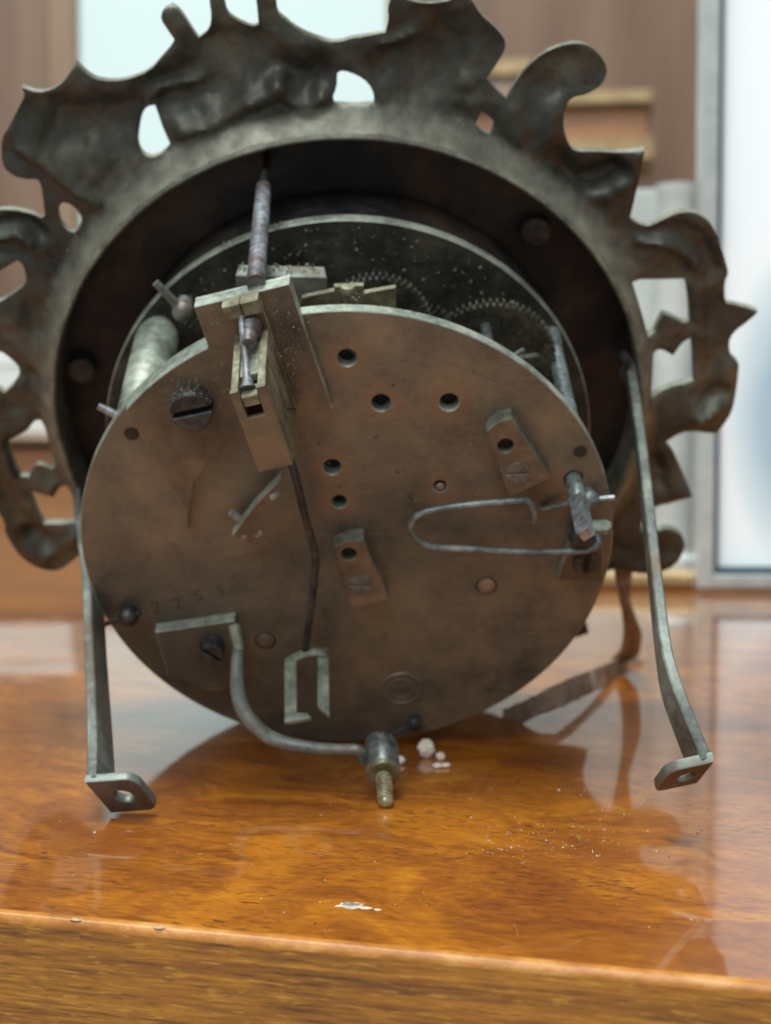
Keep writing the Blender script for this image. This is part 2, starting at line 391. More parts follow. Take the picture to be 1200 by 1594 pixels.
M['chipgrey'] = plain('bare_grey_wood', lin(96, 104, 104), lin(140, 146, 140), 600, 0.8)
ch = MB(); q = TINV @ on_table(546, 1409); blob(ch, (q.x, q.y, 38.0), 1.7, 1.2, 0.10, 0.1, 22, 0.34)
q2 = TINV @ on_table(568, 1413); blob(ch, (q2.x, q2.y, 38.0), 0.8, 0.5, 0.06, 0.1, 10, 0.3)
q2 = TINV @ on_table(588, 1416); blob(ch, (q2.x, q2.y, 38.0), 0.45, 0.35, 0.05, 0.1, 10, 0.3)
chip = ch.build('varnish_chip', M['speck'], table, label='white chip in the varnish with a grey centre')
ch = MB(); blob(ch, (q.x, q.y, 38.105), 0.95, 0.65, 0.03, 0.2, 14, 0.3); ch.build('bare_wood', M['chipgrey'], chip)
ch = MB()
for px, py, a, b in ((120, 1432, .8, .5), (250, 1444, .7, .5)):
    q = TINV @ on_table(px, py - 4); blob(ch, (q.x, 0.5, 37.80), a, 0.35, 0.10, 0, 10, 0.3)
ch.build('edge_dent', M['dent'], table, label='worn pale dents along the front edge', kind='stuff')

# ------------------------------------------------------------------ clock
contact = MCLK @ Vector((0, -41, 0))
clock = empty('clock_movement', (contact.x, contact.y, 0))
tag(clock, 'round brass clock movement with ornate bezel, back plate facing out, tilted on the table', 'clock movement')
MP = Matrix.Translation(-Vector((contact.x, contact.y, 0)) * MM) @ Matrix.LocRotScale(MCLK.translation * MM, MCLK.to_quaternion(), None)
def part(mb, name, mats, parent=None, label=None, smooth=35, kind=None):
    return mb.build(name, mats, clock if parent is None else parent, MP if parent is None else None, smooth, kind, label)

# ---- ornamental bezel (back of a pierced cast frame)
ZB = -42.0
OUT = [(630, 0), (653, 6), (677, 7), (703, 2), (720, -14), (735, 0), (747, 23), (767, 40), (783, 57), (788, 70), (785, 83), (770, 107), (757, 123), (773, 142), (789, 156), (800, 133), (821, 106), (846, 85), (875, 72), (900, 68), (921, 74), (937, 90), (946, 108), (943, 125), (931, 140), (912, 149), (892, 152), (882, 162), (877, 183), (878, 204), (885, 225), (894, 237), (925, 237), (958, 239), (987, 237), (1003, 233), (998, 267), (988, 312), (981, 342), (1005, 356), (1019, 352), (1037, 341), (1054, 333), (1072, 330), (1089, 334), (1104, 345), (1115, 364), (1124, 387), (1131, 411), (1135, 427), (1129, 440), (1129, 463), (1131, 474), (1156, 478), (1180, 485), (1165, 501), (1147, 514), (1137, 527), (1135, 542), (1139, 557), (1150, 564), (1150, 577), (1145, 621), (1139, 644), (1127, 662), (1115, 675), (1098, 675), (1083, 672), (1060, 673), (1034, 690), (1047, 702), (1056, 722), (1068, 749), (1078, 774), (1054, 781), (1027, 787), (1008, 798), (996, 815), (997, 829), (1010, 828), (1028, 824), (1044, 824), (1056, 829), (1064, 839), (1067, 850), (1062, 865), (1053, 878), (1038, 888), (1013, 894), (990, 893), (960, 886), (935, 895), (905, 940), (917, 988), (890, 995), (850, 1000), (790, 1040), (700, 1062), (600, 1074), (500, 1072), (400, 1048), (300, 1000), (210, 930), (165, 880), (140, 858), (128, 864), (117, 871), (102, 884), (85, 892), (67, 890), (44, 878), (26, 862), (15, 845), (6, 830), (7, 817), (-8, 790), (-22, 765), (-30, 720), (-46, 680), (-62, 650), (-68, 610), (-62, 575), (-60, 540), (-64, 515), (-98, 490), (-62, 478), (-60, 440), (-56, 400), (-46, 362), (-28, 335), (0, 328), (12, 328), (29, 330), (49, 335), (63, 341), (69, 337), (66, 308), (63, 290), (58, 281), (33, 279), (19, 273), (6, 263), (1, 245), (2, 215), (15, 196), (29, 167), (38, 150), (33, 137), (58, 146), (79, 142), (98, 129), (108, 115), (118, 98), (133, 115), (150, 125), (175, 128), (200, 125), (233, 112), (250, 92), (267, 73), (271, 62), (260, 46), (250, 31), (252, 17), (267, 9), (279, 17), (292, 37), (308, 62), (325, 50), (329, 25), (325, 0), (328, -24), (342, -24), (348, 0), (352, 21), (367, 33), (392, 44), (402, 40), (400, 12), (398, 0), (404, -22), (422, -22), (429, 0), (431, 21), (443, 30), (456, 42), (480, 55), (510, 65), (530, 66), (547, 60), (573, 57), (600, 52), (605, 33), (603, 17), (608, 0), (616, -10)]
HOLES = [
 [(983, 436), (1067, 436), (1072, 463), (1074, 501), (1064, 504), (1048, 494), (1032, 489), (1025, 501), (1019, 517), (1007, 519), (996, 478)],
 [(1016, 546), (1028, 543), (1048, 554), (1063, 533), (1077, 527), (1079, 562), (1080, 594), (1066, 597), (1037, 606), (1010, 617), (1013, 577)],
 [(10, 687), (41, 673), (52, 657), (63, 654), (71, 663), (76, 685), (87, 725), (79, 733), (61, 725), (52, 728), (44, 744), (31, 743), (20, 722)],
 [(45, 765), (64, 769), (83, 774), (93, 757), (106, 753), (117, 772), (125, 787), (127, 814), (67, 817), (55, 792)],
 [(227, 169), (240, 167), (246, 183), (254, 204), (265, 227), (254, 240), (235, 248), (221, 242), (213, 227), (215, 204), (219, 183)],
 [(525, 115), (533, 110), (557, 118), (573, 130), (582, 147), (582, 163), (547, 165), (520, 163), (517, 153), (524, 137)],
 [(750, 175), (767, 187), (770, 197), (763, 210), (750, 207), (739, 197)],
 [(98, 316), (110, 319), (123, 331), (128, 342), (124, 355), (115, 364), (104, 361), (92, 348), (89, 331), (92, 321)],
 [(-24, 432), (0, 422), (14, 413), (27, 407), (35, 413), (40, 427), (40, 443), (18, 460), (0, 471), (-24, 482)],
 [(-28, 575), (-12, 556), (0, 549), (16, 560), (28, 571), (30, 586), (19, 602), (6, 613), (-8, 605)],
]
def densify(loop, step):
    out = []
    for i in range(len(loop)):
        a = Vector(loop[i]); b = Vector(loop[(i + 1) % len(loop)]); n = max(1, int((b - a).length / step))
        out += [tuple(a.lerp(b, j / n)) for j in range(n)]
    return out
def chaikin(loop, keep=52):
    out = []
    n = len(loop)
    for i in range(n):
        p0, p, p1 = Vector(loop[i - 1]), Vector(loop[i]), Vector(loop[(i + 1) % n])
        ang = math.degrees((p - p0).angle(p1 - p)) if (p - p0).length > 1e-6 and (p1 - p).length > 1e-6 else 0
        if ang > keep: out.append(tuple(p))
        else: out += [tuple(p.lerp(p0, 0.25)), tuple(p.lerp(p1, 0.25))]
    return out
lo = [densify(chaikin(z2(OUT, ZB)), 0.9)] + [densify(chaikin(z2(h, ZB)), 0.7) for h in HOLES] + [circ(0, 0, 52.0, 260)]
lo = [L if (area2(L) > 0) == (i == 0) else L[::-1] for i, L in enumerate(lo)]
def inside_np(P, loops):
    ins = np.zeros(len(P), bool)
    for L in loops:
        A = np.array(L); B = np.roll(A, -1, 0)
        for a, b in zip(A, B):
            c = (a[1] > P[:, 1]) != (b[1] > P[:, 1])
            if c.any():
                xi = (b[0] - a[0]) * (P[c, 1] - a[1]) / (b[1] - a[1]) + a[0]
                ins[c] ^= P[c, 0] < xi
    return ins
BP = np.concatenate([np.array(L) for L in lo]); BSEG = []
o_ = 0
for L in lo:
    BSEG += [(o_ + i, o_ + (i + 1) % len(L)) for i in range(len(L))]; o_ += len(L)
gx, gy = np.meshgrid(np.arange(-82, 82, 0.62), np.arange(-70, 84, 0.62)); gx = gx + (np.arange(gx.shape[0])[:, None] % 2) * 0.31
G = np.stack([gx.ravel(), gy.ravel()], 1) + rng.uniform(-.1, .1, (gx.size, 2))
G = G[(np.hypot(G[:, 0], G[:, 1]) > 52.3)]; G = G[inside_np(G, lo)]
def dist_to(P, Q, ch=2000):
    return np.concatenate([np.sqrt(((P[i:i + ch, None] - Q[None]) ** 2).sum(2)).min(1) for i in range(0, len(P), ch)])
G = G[dist_to(G, BP) > 0.4]
vs, es, fs, _, _, _ = delaunay_2d_cdt([Vector(p) for p in np.concatenate([BP, G])], BSEG, [], 0, 1e-6)
VV = np.array([tuple(v) for v in vs]); fs = [tuple(f) for f in fs]
CC = np.array([VV[list(f)].mean(0) for f in fs]); keep = inside_np(CC, lo); fs = [f for f, k in zip(fs, keep) if k]
def seg_dist(P, pl):
    d = np.full(len(P), 1e9)
    for a, b in zip(pl[:-1], pl[1:]):
        a, b = np.array(a), np.array(b); ab = b - a; tt = np.clip(((P - a) @ ab) / (ab @ ab + 1e-9), 0, 1)
        d = np.minimum(d, np.hypot(*(P - (a + tt[:, None] * ab)).T))
    return d
def vnoise(P, sc, seed):
    g = np.random.default_rng(seed).uniform(-1, 1, (128, 128)); q = P / sc + 50
    i = np.floor(q).astype(int); f = q - i; f = f * f * (3 - 2 * f)
    a = g[i[:, 0] % 128, i[:, 1] % 128]; b = g[(i[:, 0] + 1) % 128, i[:, 1] % 128]; c = g[i[:, 0] % 128, (i[:, 1] + 1) % 128]; d = g[(i[:, 0] + 1) % 128, (i[:, 1] + 1) % 128]
    return (a * (1 - f[:, 0]) + b * f[:, 0]) * (1 - f[:, 1]) + (c * (1 - f[:, 0]) + d * f[:, 0]) * f[:, 1]
# ridges (+) and hollows (-) seen in the back of the casting: pixel polyline, height mm, width mm
RELIEF = [
 ([(95, 215), (150, 195), (230, 165), (320, 95)], -2.6, 3.4), ([(60, 170), (110, 180)], -1.2, 3), ([(175, 255), (200, 215)], -0.8, 3),
 ([(30, 232), (75, 258), (115, 290), (155, 318)], 1.7, 1.1), ([(15, 235), (60, 265)], -1.2, 2),
 ([(228, 160), (250, 140), (290, 132), (312, 130)], 1.6, 1.0), ([(300, 165), (325, 140)], -1.6, 2.2),
 ([(285, 205), (330, 195), (380, 160), (420, 148), (434, 128)], 1.9, 1.4), ([(434, 128), (452, 158), (478, 172), (500, 150)], 1.8, 1.2),
 ([(340, 70), (360, 110), (345, 140)], -2.6, 3.0), ([(400, 70), (420, 100)], -2.2, 3.2), ([(455, 118), (478, 120), (495, 110)], -2.4, 2.3),
 ([(320, 190), (345, 180)], -1.0, 1.6), ([(430, 170), (436, 185)], -1.3, 1.8),
 ([(595, 68), (625, 62), (640, 55)], 1.6, 1.0), ([(640, 75), (675, 90), (700, 60)], -3.0, 4.6), ([(660, 110), (720, 100)], -1.6, 3.0),
 ([(590, 110), (610, 95)], -1.4, 2.2), ([(735, 85), (722, 125)], 1.0, 1.6), ([(625, 150), (690, 160)], -0.8, 3.0),
 ([(845, 120), (880, 100), (915, 108)], -0.9, 3.0), ([(830, 170), (862, 140)], -1.0, 2.0), ([(855, 165), (852, 225), (860, 260)], 1.0, 1.6), ([(800, 190), (830, 240)], 0.7, 2.6),
 ([(860, 250), (890, 285), (940, 280), (960, 268)], -1.9, 2.1), ([(880, 300), (930, 305), (965, 290)], 1.2, 1.4), ([(925, 285), (955, 272)], -1.6, 1.8),
 ([(1000, 375), (1040, 378), (1070, 395), (1092, 422)], 1.3, 1.0), ([(1010, 360), (1060, 352), (1095, 380), (1110, 420)], -1.0, 2.0),
 ([(1100, 470), (1108, 540), (1100, 600)], -0.7, 2.4), ([(1088, 445), (1092, 520)], 0.8, 1.4),
 ([(1085, 647), (1100, 642), (1115, 632)], 1.4, 0.9), ([(1100, 622), (1122, 612)], -1.6, 1.8), ([(1025, 640), (1060, 645)], 0.5, 3.0),
 ([(1020, 720), (1030, 750)], -1.2, 1.8), ([(1040, 755), (1060, 765)], 0.7, 1.5), ([(1020, 860), (1045, 855)], -0.8, 2.2),
 ([(0, 368), (25, 362), (48, 378)], 1.5, 1.0), ([(0, 350), (40, 350), (62, 365)], -1.4, 1.4), ([(-20, 395), (30, 390)], -1.1, 1.8),
 ([(50, 480), (62, 515)], -1.2, 2.2), ([(78, 455), (70, 520), (60, 560)], 0.7, 2.0), ([(35, 580), (55, 590)], -1.2, 1.5), ([(0, 640), (40, 625)], -0.7, 2.5),
 ([(50, 832), (75, 845)], -1.8, 2.0), ([(70, 868), (95, 850), (115, 835)], 1.2, 1.2), ([(10, 770), (25, 800)], -0.8, 2.0), ([(15, 715), (28, 770)], 0.6, 1.6),
]
def relief(P):
    h = 0.7 * vnoise(P, 9, 1) + 0.45 * vnoise(P, 4.5, 2) + 0.26 * vnoise(P, 2.4, 3) + 0.14 * vnoise(P, 1.3, 4) - 0.3 * np.clip(1 - np.abs(vnoise(P, 9, 5)) / .12, 0, 1)
    for pl, a, wd in RELIEF:
        pp = z2(pl, ZB); d = seg_dist(P, pp); h = h + a * np.exp(-(d / wd) ** 2)
    r = np.hypot(P[:, 0], P[:, 1]); h = h * np.clip((r - 53.4) / 3.0, 0.03, 1)
    return h
dB = dist_to(VV, BP); hz = relief(VV)
rV = np.hypot(VV[:, 0], VV[:, 1]); edge_round = np.clip(1 - dB / 1.5, 0, 1) ** 2 * (rV > 54)
hz = hz * np.clip(dB / 1.6 + 0.35, 0, 1) - 0.3 * edge_round
hz = hz + (ZB * -1 - 38.45) * np.clip(1 - (rV - 52.0) / 3.6, 0, 1) ** 1.25 * (1 + .06 * vnoise(VV, 2.0, 9))
TH = 1.7
mb = MB(); nV = len(VV)
mb.V = [(x, y, ZB + h) for (x, y), h in zip(VV, hz)] + [(x, y, ZB - TH + 0.4 * h - 0.0) for (x, y), h in zip(VV, hz)]
ar = lambda f: (VV[f[1]][0] - VV[f[0]][0]) * (VV[f[2]][1] - VV[f[0]][1]) - (VV[f[1]][1] - VV[f[0]][1]) * (VV[f[2]][0] - VV[f[0]][0])
fs = [f if ar(f) > 0 else f[::-1] for f in fs]
ecount = {}
for f in fs:
    mb.F.append(list(f)); mb.M.append(0); mb.F.append([i + nV for i in f[::-1]]); mb.M.append(0)
    for i in range(3): ecount[(f[i], f[(i + 1) % 3])] = 1
for a, b in list(ecount):
    if (b, a) not in ecount: mb.F.append([b, a, a + nV, b + nV]); mb.M.append(1)  # edge walls use paler brass, top light put into their colour
def lip_blend(m):
    nt = m.node_tree; b = nt.nodes['Principled BSDF']; src = b.inputs['Base Color'].links[0].from_socket
    tc = [n for n in nt.nodes if n.type == 'TEX_COORD'][0].outputs['Object']
    fl = nt.nodes.new('ShaderNodeVectorMath'); fl.operation = 'MULTIPLY'; fl.inputs[1].default_value = (1, 1, 0); nt.links.new(tc, fl.inputs[0])
    ln = nt.nodes.new('ShaderNodeVectorMath'); ln.operation = 'LENGTH'; nt.links.new(fl.outputs[0], ln.inputs[0])
    nz = nt.nodes.new('ShaderNodeTexNoise'); nz.inputs['Scale'].default_value = 260; nz.inputs['Detail'].default_value = 6; nz.inputs['Roughness'].default_value = .7; nt.links.new(tc, nz.inputs['Vector'])
    ma = nt.nodes.new('ShaderNodeMath'); ma.operation = 'MULTIPLY_ADD'; nt.links.new(nz.outputs['Fac'], ma.inputs[0]); ma.inputs[1].default_value = .006; nt.links.new(ln.outputs['Value'], ma.inputs[2])
    mr = nt.nodes.new('ShaderNodeMapRange'); mr.inputs['From Min'].default_value = .0554; mr.inputs['From Max'].default_value = .0588; nt.links.new(ma.outputs[0], mr.inputs['Value'])
    n2 = nt.nodes.new('ShaderNodeTexNoise'); n2.inputs['Scale'].default_value = 240; n2.inputs['Detail'].default_value = 5; nt.links.new(tc, n2.inputs['Vector'])
    cr = nt.nodes.new('ShaderNodeValToRGB'); cr.color_ramp.elements[0].position = .3; cr.color_ramp.elements[0].color = lin(112, 113, 100); cr.color_ramp.elements[1].position = .7; cr.color_ramp.elements[1].color = lin(158, 158, 142); nt.links.new(n2.outputs['Fac'], cr.inputs['Fac'])
    mi = nt.nodes.new('ShaderNodeMix'); mi.data_type = 'RGBA'; nt.links.new(mr.outputs[0], mi.inputs['Factor'])
    ca = [i for i in mi.inputs if i.type == 'RGBA']; nt.links.new(cr.outputs['Color'], ca[0]); nt.links.new(src, ca[1])
    nt.links.new([o for o in mi.outputs if o.type == 'RGBA'][0], b.inputs['Base Color'])
lip_blend(M['bronze'])
bezel = part(mb, 'ornamental_bezel', [M['bronze'], M['rim']], smooth=50, label='pierced cast scrollwork frame seen from its hollow back')
mb = MB()
mb.lathe([(51.0, -47), (51.0, -38.5), (51.15, -38.1), (51.5, -37.95), (51.8, -38.15), (52.1, -38.6), (52.3, -39.4), (52.6, -44.2), (52.0, -47), (51.0, -47)], n=192)
part(mb, 'bezel_rim', M['rim'], bezel, smooth=50)
# ---- dial pan and its screws
mb = MB(); mb.plate(circ(0, 0, 52.5, 128), [], -48, -46.5, bev=0.1)
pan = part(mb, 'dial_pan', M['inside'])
def screw(name, parent, c, r, z0, z1, slot=0.0, ang=0.0, mat='screw', fr=None, dome=0.0, slotw=0.14, slotd=0.5):
    fr = fr or ID; mb = MB(); zs = z1 - slotd * (z1 - z0) if slot else z1
    if not slot: mb.plate(circ(c[0], c[1], r, 28), [], z0, zs, fr, 0.04, 0)
    else:
        mb.plate(circ(c[0], c[1], r * .985, 28), [], z0, zs, fr, 0.02, 1)
        for sgn in (1, -1):
            g = slotw * r; a0 = math.asin(g / r)
            pts = [(r * math.cos(a0 + (math.pi - 2 * a0) * i / 16), sgn * r * math.sin(a0 + (math.pi - 2 * a0) * i / 16)) for i in range(17)]
            ca, sa = math.cos(ang), math.sin(ang)
            pts = [(c[0] + x * ca - y * sa, c[1] + x * sa + y * ca) for x, y in pts]
            mb.plate(pts, [], z0, z1, fr, 0.08 if r < 2 else 0.2)
    return part(mb, name, [M[mat], M['hole']], parent)
for px, py in ((835, 362), (125, 578)):
    c = onZ(px, py, -44); mb = MB(); fr = Frame((c.x, c.y, 0))
    mb.lathe([(2.5, -46.6), (2.5, -44.4), (2.35, -44.1), (1.9, -44.0), (0, -44.0)], fr, 28); part(mb, 'dial_screw', M['screw'], pan)
# ---- front plate, collar, pillars
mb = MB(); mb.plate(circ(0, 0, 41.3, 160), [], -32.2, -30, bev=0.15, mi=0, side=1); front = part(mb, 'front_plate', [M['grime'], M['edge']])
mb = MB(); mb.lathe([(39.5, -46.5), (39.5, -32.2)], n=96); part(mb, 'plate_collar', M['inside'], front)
mb = MB(); fr = Frame((-30.6, 22.4, 0)); mb.lathe([(2.2, -30), (2.6, -29), (3.3, -27), (3.5, -25), (3.45, -12), (3.3, -3), (2.6, -2.1), (0, -2.0)], fr, 32)
part(mb, 'pillar', M['edge'])
mb = MB(); fr = Frame((33.2, 21.4, 0)); mb.lathe([(1.5, -30), (1.5, -27), (1.25, -26), (1.25, -4), (1.5, -2.1), (0, -2.0)], fr, 20); part(mb, 'pillar', M['steel'])
for cx, cy in ((-33.5, -13.5), (13, -33.5)):
    mb = MB(); fr = Frame((cx, cy, 0)); mb.lathe([(2.6, -30), (3.0, -27), (3.0, -5), (2.6, -2.1), (0, -2.0)], fr, 20); part(mb, 'pillar', M['brass'])
# ---- going train seen through the gap
def gear(cx, cy, z, r, n, th=1.2, tooth=1.0):
    L = []
    for i in range(n):
        for f, rr in ((0.0, r - tooth), (0.22, r - tooth), (0.36, r), (0.62, r), (0.78, r - tooth)):
            a = 2 * math.pi * (i + f) / n; L.append((cx + rr * math.cos(a), cy + rr * math.sin(a)))
    mb = MB(); hs = []
    for k in range(5):
        a0 = 2 * math.pi * k / 5 + 0.1; a1 = a0 + 2 * math.pi / 5 - 0.25; ri, ro = r * 0.28, r * 0.74
        hs.append([(cx + ro * math.cos(a0 + (a1 - a0) * j / 6), cy + ro * math.sin(a0 + (a1 - a0) * j / 6)) for j in range(7)] + [(cx + ri * math.cos(a1 + (a0 - a1) * j / 3), cy + ri * math.sin(a1 + (a0 - a1) * j / 3)) for j in range(4)])
    mb.plate(L, hs, z, z + th, bev=0.05)
    g = part(mb, 'gear', M['gear'])
    mb = MB(); mb.lathe([(0.9, -30), (0.9, -2.2)], Frame((cx, cy, 0)), 12); part(mb, 'arbor', M['steel'], g)
gear(22.4, 22.7, -20, 10.3, 60, 1.2, .75); gear(4.4, 28.2, -21, 8.7, 52, 1.2, .75); gear(-8, 12, -18, 12, 56); gear(25, 2, -24, 11, 54); gear(12.6, 24.5, -26, 4.5, 24)
mb = MB(); mb.tube(spline([(14.5, 24.8, -15), (19, 23.0, -15), (23, 24.0, -15), (27, 26.8, -15)]), 0.35, 8); part(mb, 'click_spring', M['steel'])
# upper bridge, pin and dusty bar
mb = MB()
mb.plate([tuple(onZ(*p, -9))[:2] for p in ((465, 475), (470, 463), (520, 452), (520, 446), (566, 444), (566, 456), (616, 447), (616, 510), (465, 510))], [], -10, -9, bev=0.1)
br = part(mb, 'brass_bridge', M['brass'])
c = onZ(541, 455, -6); fr = axis_frame((c.x, c.y - 1.9, -5), (0, 1, 0)); mb = MB()
mb.lathe([(0.55, -2), (0.55, 2.2), (1.0, 2.3), (1.05, 3.0), (0.9, 3.3), (0, 3.35)], fr, 16); part(mb, 'bridge_pin', M['brass'], br)
a, b = onZ(372, 412, -15), onZ(505, 415, -15)
a_bar = a; fr = Frame((a.x, a.y, -15), (b - a), (0, 0, 1), (0, -1, 0)); mb = MB(); L = (b - a).length
mb.plate([(0, 0), (L, 0), (L + 0.4, 3.5), (-.3, 3.5)], [], 0.0, 4.2, fr, 0.12); part(mb, 'cross_bar', M['strapsteel'])
# ---- long rusty regulator rod
mb = MB()
mb.tube([(-13.1, 45.4, -33.8), (-13.1, 45.4, -33.2), (-12.95, 45.4, -28), (-12.6, 45.35, -10), (-12.4, 45.3, 0.2)], [0.8, 1.1, 1.2, 1.28, 1.3], 18)
rod = part(mb, 'regulator_rod', M['rust'])
mb = MB(); mb.tube([(-13.2, 45.4, -46.6), (-13.1, 45.4, -33.4)], 0.7, 10); part(mb, 'rod_tip', M['inside'], rod)
# ---- back plate with its holes
hp = [(540, 557, 1.38), (593, 627, 1.42), (699, 626, 1.45), (517, 727, 1.38), (528, 781, 1.18), (893, 746, 1.5), (685, 757, 1.05)]
holes = []; hc = []
for px, py, r in hp:
    c = onZ(px, py, 0); holes.append(circ(c.x, c.y, r, 22)); hc.append((c.x, c.y, r))
halo(M['plate'], hc)
def scuffs(m, sets, col, thr):
    nt = m.node_tree; b = nt.nodes['Principled BSDF']; tc = [n for n in nt.nodes if n.type == 'TEX_COORD'][0].outputs['Object']
    for rot, sc, loc in sets:
        src = b.inputs['Base Color'].links[0].from_socket
        mp = nt.nodes.new('ShaderNodeMapping'); mp.inputs['Rotation'].default_value = (0, 0, R(rot)); mp.inputs['Scale'].default_value = (sc, 1, 1); mp.inputs['Location'].default_value = loc; nt.links.new(tc, mp.inputs['Vector'])
        nz = nt.nodes.new('ShaderNodeTexNoise'); nz.inputs['Scale'].default_value = 1500; nz.inputs['Detail'].default_value = 2; nt.links.new(mp.outputs[0], nz.inputs['Vector'])
        mr = nt.nodes.new('ShaderNodeMapRange'); mr.inputs['From Min'].default_value = thr; mr.inputs['From Max'].default_value = thr + .08; mr.inputs['To Max'].default_value = .28; nt.links.new(nz.outputs['Fac'], mr.inputs['Value'])
        mi = nt.nodes.new('ShaderNodeMix'); mi.data_type = 'RGBA'; nt.links.new(mr.outputs[0], mi.inputs['Factor']); ca = [i for i in mi.inputs if i.type == 'RGBA']
        nt.links.new(src, ca[0]); ca[1].default_value = col; nt.links.new([o for o in mi.outputs if o.type == 'RGBA'][0], b.inputs['Base Color'])
scuffs(M['plate'], ((25, .035, (0, 0, 0)), (-52, .05, (.2, .1, 0)), (80, .04, (.4, .3, 0))), lin(150, 132, 108), .66)
scuffs(M['cockbrass'], ((60, .05, (.1, 0, 0)),), lin(150, 132, 108), .66)
scuffs(M['plate'], ((10, .9, (.7, .2, 0)),), lin(46, 40, 34), .70)
mb = MB(); mb.plate(circ(0, 0, 41, 200), holes, -2.1, 0, bev=0.14, mi=0, side=1)
back = part(mb, 'back_plate', [M['plate'], M['edge']])
mb = MB()
for x, y, r in hc: mb.plate(circ(x, y, r + 0.5, 18), [], -3.4, -2.35, bev=0.05)
part(mb, 'pivot_seat', M['hole'], back)
mb = MB()
for px, py, r in ((903, 703, 1.05), (205, 675, 1.15)):
    c = onZ(px, py, 0); mb.lathe([(r, 0.012), (r * 0.6, 0.02), (0, 0.02)], Frame((c.x, c.y, 0)), 20)
for px, py in ((585, 680), (528, 758), (497, 690), (640, 776), (475, 642), (598, 985), (618, 735), (240, 697), (612, 600)):
    c = onZ(px, py, 0); mb.lathe([(0.22, 0.012), (0, 0.015)], Frame((c.x, c.y, 0)), 8)
part(mb, 'dot_punch', M['stamp'], back, kind='stuff')
def rivet(px, py, r, h, mat, gap=True):
    c = onZ(px, py, 0); fr = Frame((c.x, c.y, 0)); mb = MB()
    if gap: mb.lathe([(r + 0.28, 0.01), (r * 0.9, 0.015)], fr, 24, 1)
    mb.lathe([(r, 0.005), (r * 0.96, h * .5), (r * 0.75, h * 0.85), (r * 0.4, h), (0, h)], fr, 24, 0)
    part(mb, 'rivet', [M[mat], M['hole']], back)
M['pinkcopper'] = aged_metal('copper_rivet', lin(110, 92, 84), lin(150, 128, 118), lin(176, 156, 146), 0.5, 0.4, 0.6, 200, 1300)
rivet(757, 912, 1.45, 0.35, 'pinkcopper'); rivet(413, 997, 1.45, 0.3, 'plate'); rivet(685, 757, 0.62, 0.25, 'pinkcopper', False); 
c = onZ(625, 1072, 0); fr = Frame((c.x, c.y, 0)); mb = MB()
mb.lathe([(3.5, 0.0), (3.4, 0.14), (3.1, 0.14), (2.95, 0.02)], fr, 40); mb.lathe([(2.2, 0.0), (2.1, 0.08), (1.9, 0.08), (1.8, 0.01)], fr, 32)
for k in range(26):
    a = 2 * math.pi * k / 26; mb.box(2.35, 2.8, -0.11, 0.11, 0, 0.07 if k % 3 else 0.04, Frame((c.x, c.y, 0), (math.cos(a), math.sin(a), 0), (-math.sin(a), math.cos(a), 0)), 0.02)
for k in range(9): mb.box(-1.2 + 0.3 * k, -1.0 + 0.3 * k, random.uniform(-1, -.3), random.uniform(.3, 1), 0, 0.08, fr, 0.02)
part(mb, 'maker_stamp', M['plate'], back, label='faint worn round stamp near the bottom of the plate')
for ch_, px, py, a, sz in (('2', 243, 946, 12, 3.3), ('2', 276, 940, 10, 3.1), ('5', 309, 928, 14, 3.0), ('5', 343, 918, 12, 2.9)):
    cu = bpy.data.curves.new('stamped_number', 'FONT'); cu.body = ch_; cu.size = sz * MM; cu.align_x = 'CENTER'; cu.align_y = 'CENTER'; cu.extrude = 0.00001; cu.offset = -0.00006
    tmp = bpy.data.objects.new('tmp', cu); COL.objects.link(tmp)
    me = bpy.data.meshes.new_from_object(tmp.evaluated_get(bpy.context.evaluated_depsgraph_get())); bpy.data.objects.remove(tmp)
    me.materials.clear(); me.materials.append(M['stamp'])
    o = bpy.data.objects.new('stamped_number', me); COL.objects.link(o); o.parent = back
    c = onZ(px, py, 0); o.location = (c.x * MM, c.y * MM, 0.012 * MM); o.rotation_euler = (0, 0, R(a))
# fine scratches scribed into the plate
mb = MB()
for pts in ([(255, 640), (300, 700)], [(330, 715), (365, 672)], [(520, 520), (560, 560)], [(700, 690), (735, 665)], [(420, 880), (450, 905)], [(590, 1000), (640, 960)], [(760, 860), (860, 980)], [(690, 560), (790, 600)]):
    P3 = spline([onZ(x, y, 0.0) for x, y in pts] if len(pts) > 2 else [onZ(*pts[0], 0), onZ((pts[0][0] + pts[1][0]) / 2 + random.uniform(-3, 3), (pts[0][1] + pts[1][1]) / 2, 0), onZ(*pts[1], 0)], 4)
    mb.tube(P3, 0.035, 5)
part(mb, 'scratch', M['cockbrass'], back, kind='stuff')

# ---- suspension cock
A3 = onZ(302, 478, 2); K3 = onZ(450, 442, 2); J3 = onZ(518, 638, 2)
Z1 = 1.9
cp = [(302, 478), (327, 548)]
poly = z2(cp, Z1)
c0 = onZ(327, 548, Z1); a0 = math.atan2(c0.y, c0.x); c1 = onZ(199, 640, Z1); a1 = math.atan2(c1.y, c1.x)
poly += [(40.98 * math.cos(a0 + (a1 - a0) * i / 14), 40.98 * math.sin(a0 + (a1 - a0) * i / 14)) for i in range(15)]
low = z2([(290, 800), (292, 832), (294, 800), (300, 752), (318, 726), (368, 668), (400, 655), (470, 648), (518, 638), (486, 546), (450, 442)], Z1)
poly += low
poly2 = []
for p in poly:
    if not poly2 or (Vector(p) - Vector(poly2[-1])).length > 0.15: poly2.append(p)
mb = MB(); mb.plate(poly2, [], 0.0, Z1, bev=0.1, mi=0, side=1)
cock = part(mb, 'suspension_cock', [M['cockbrass'], M['edge']])
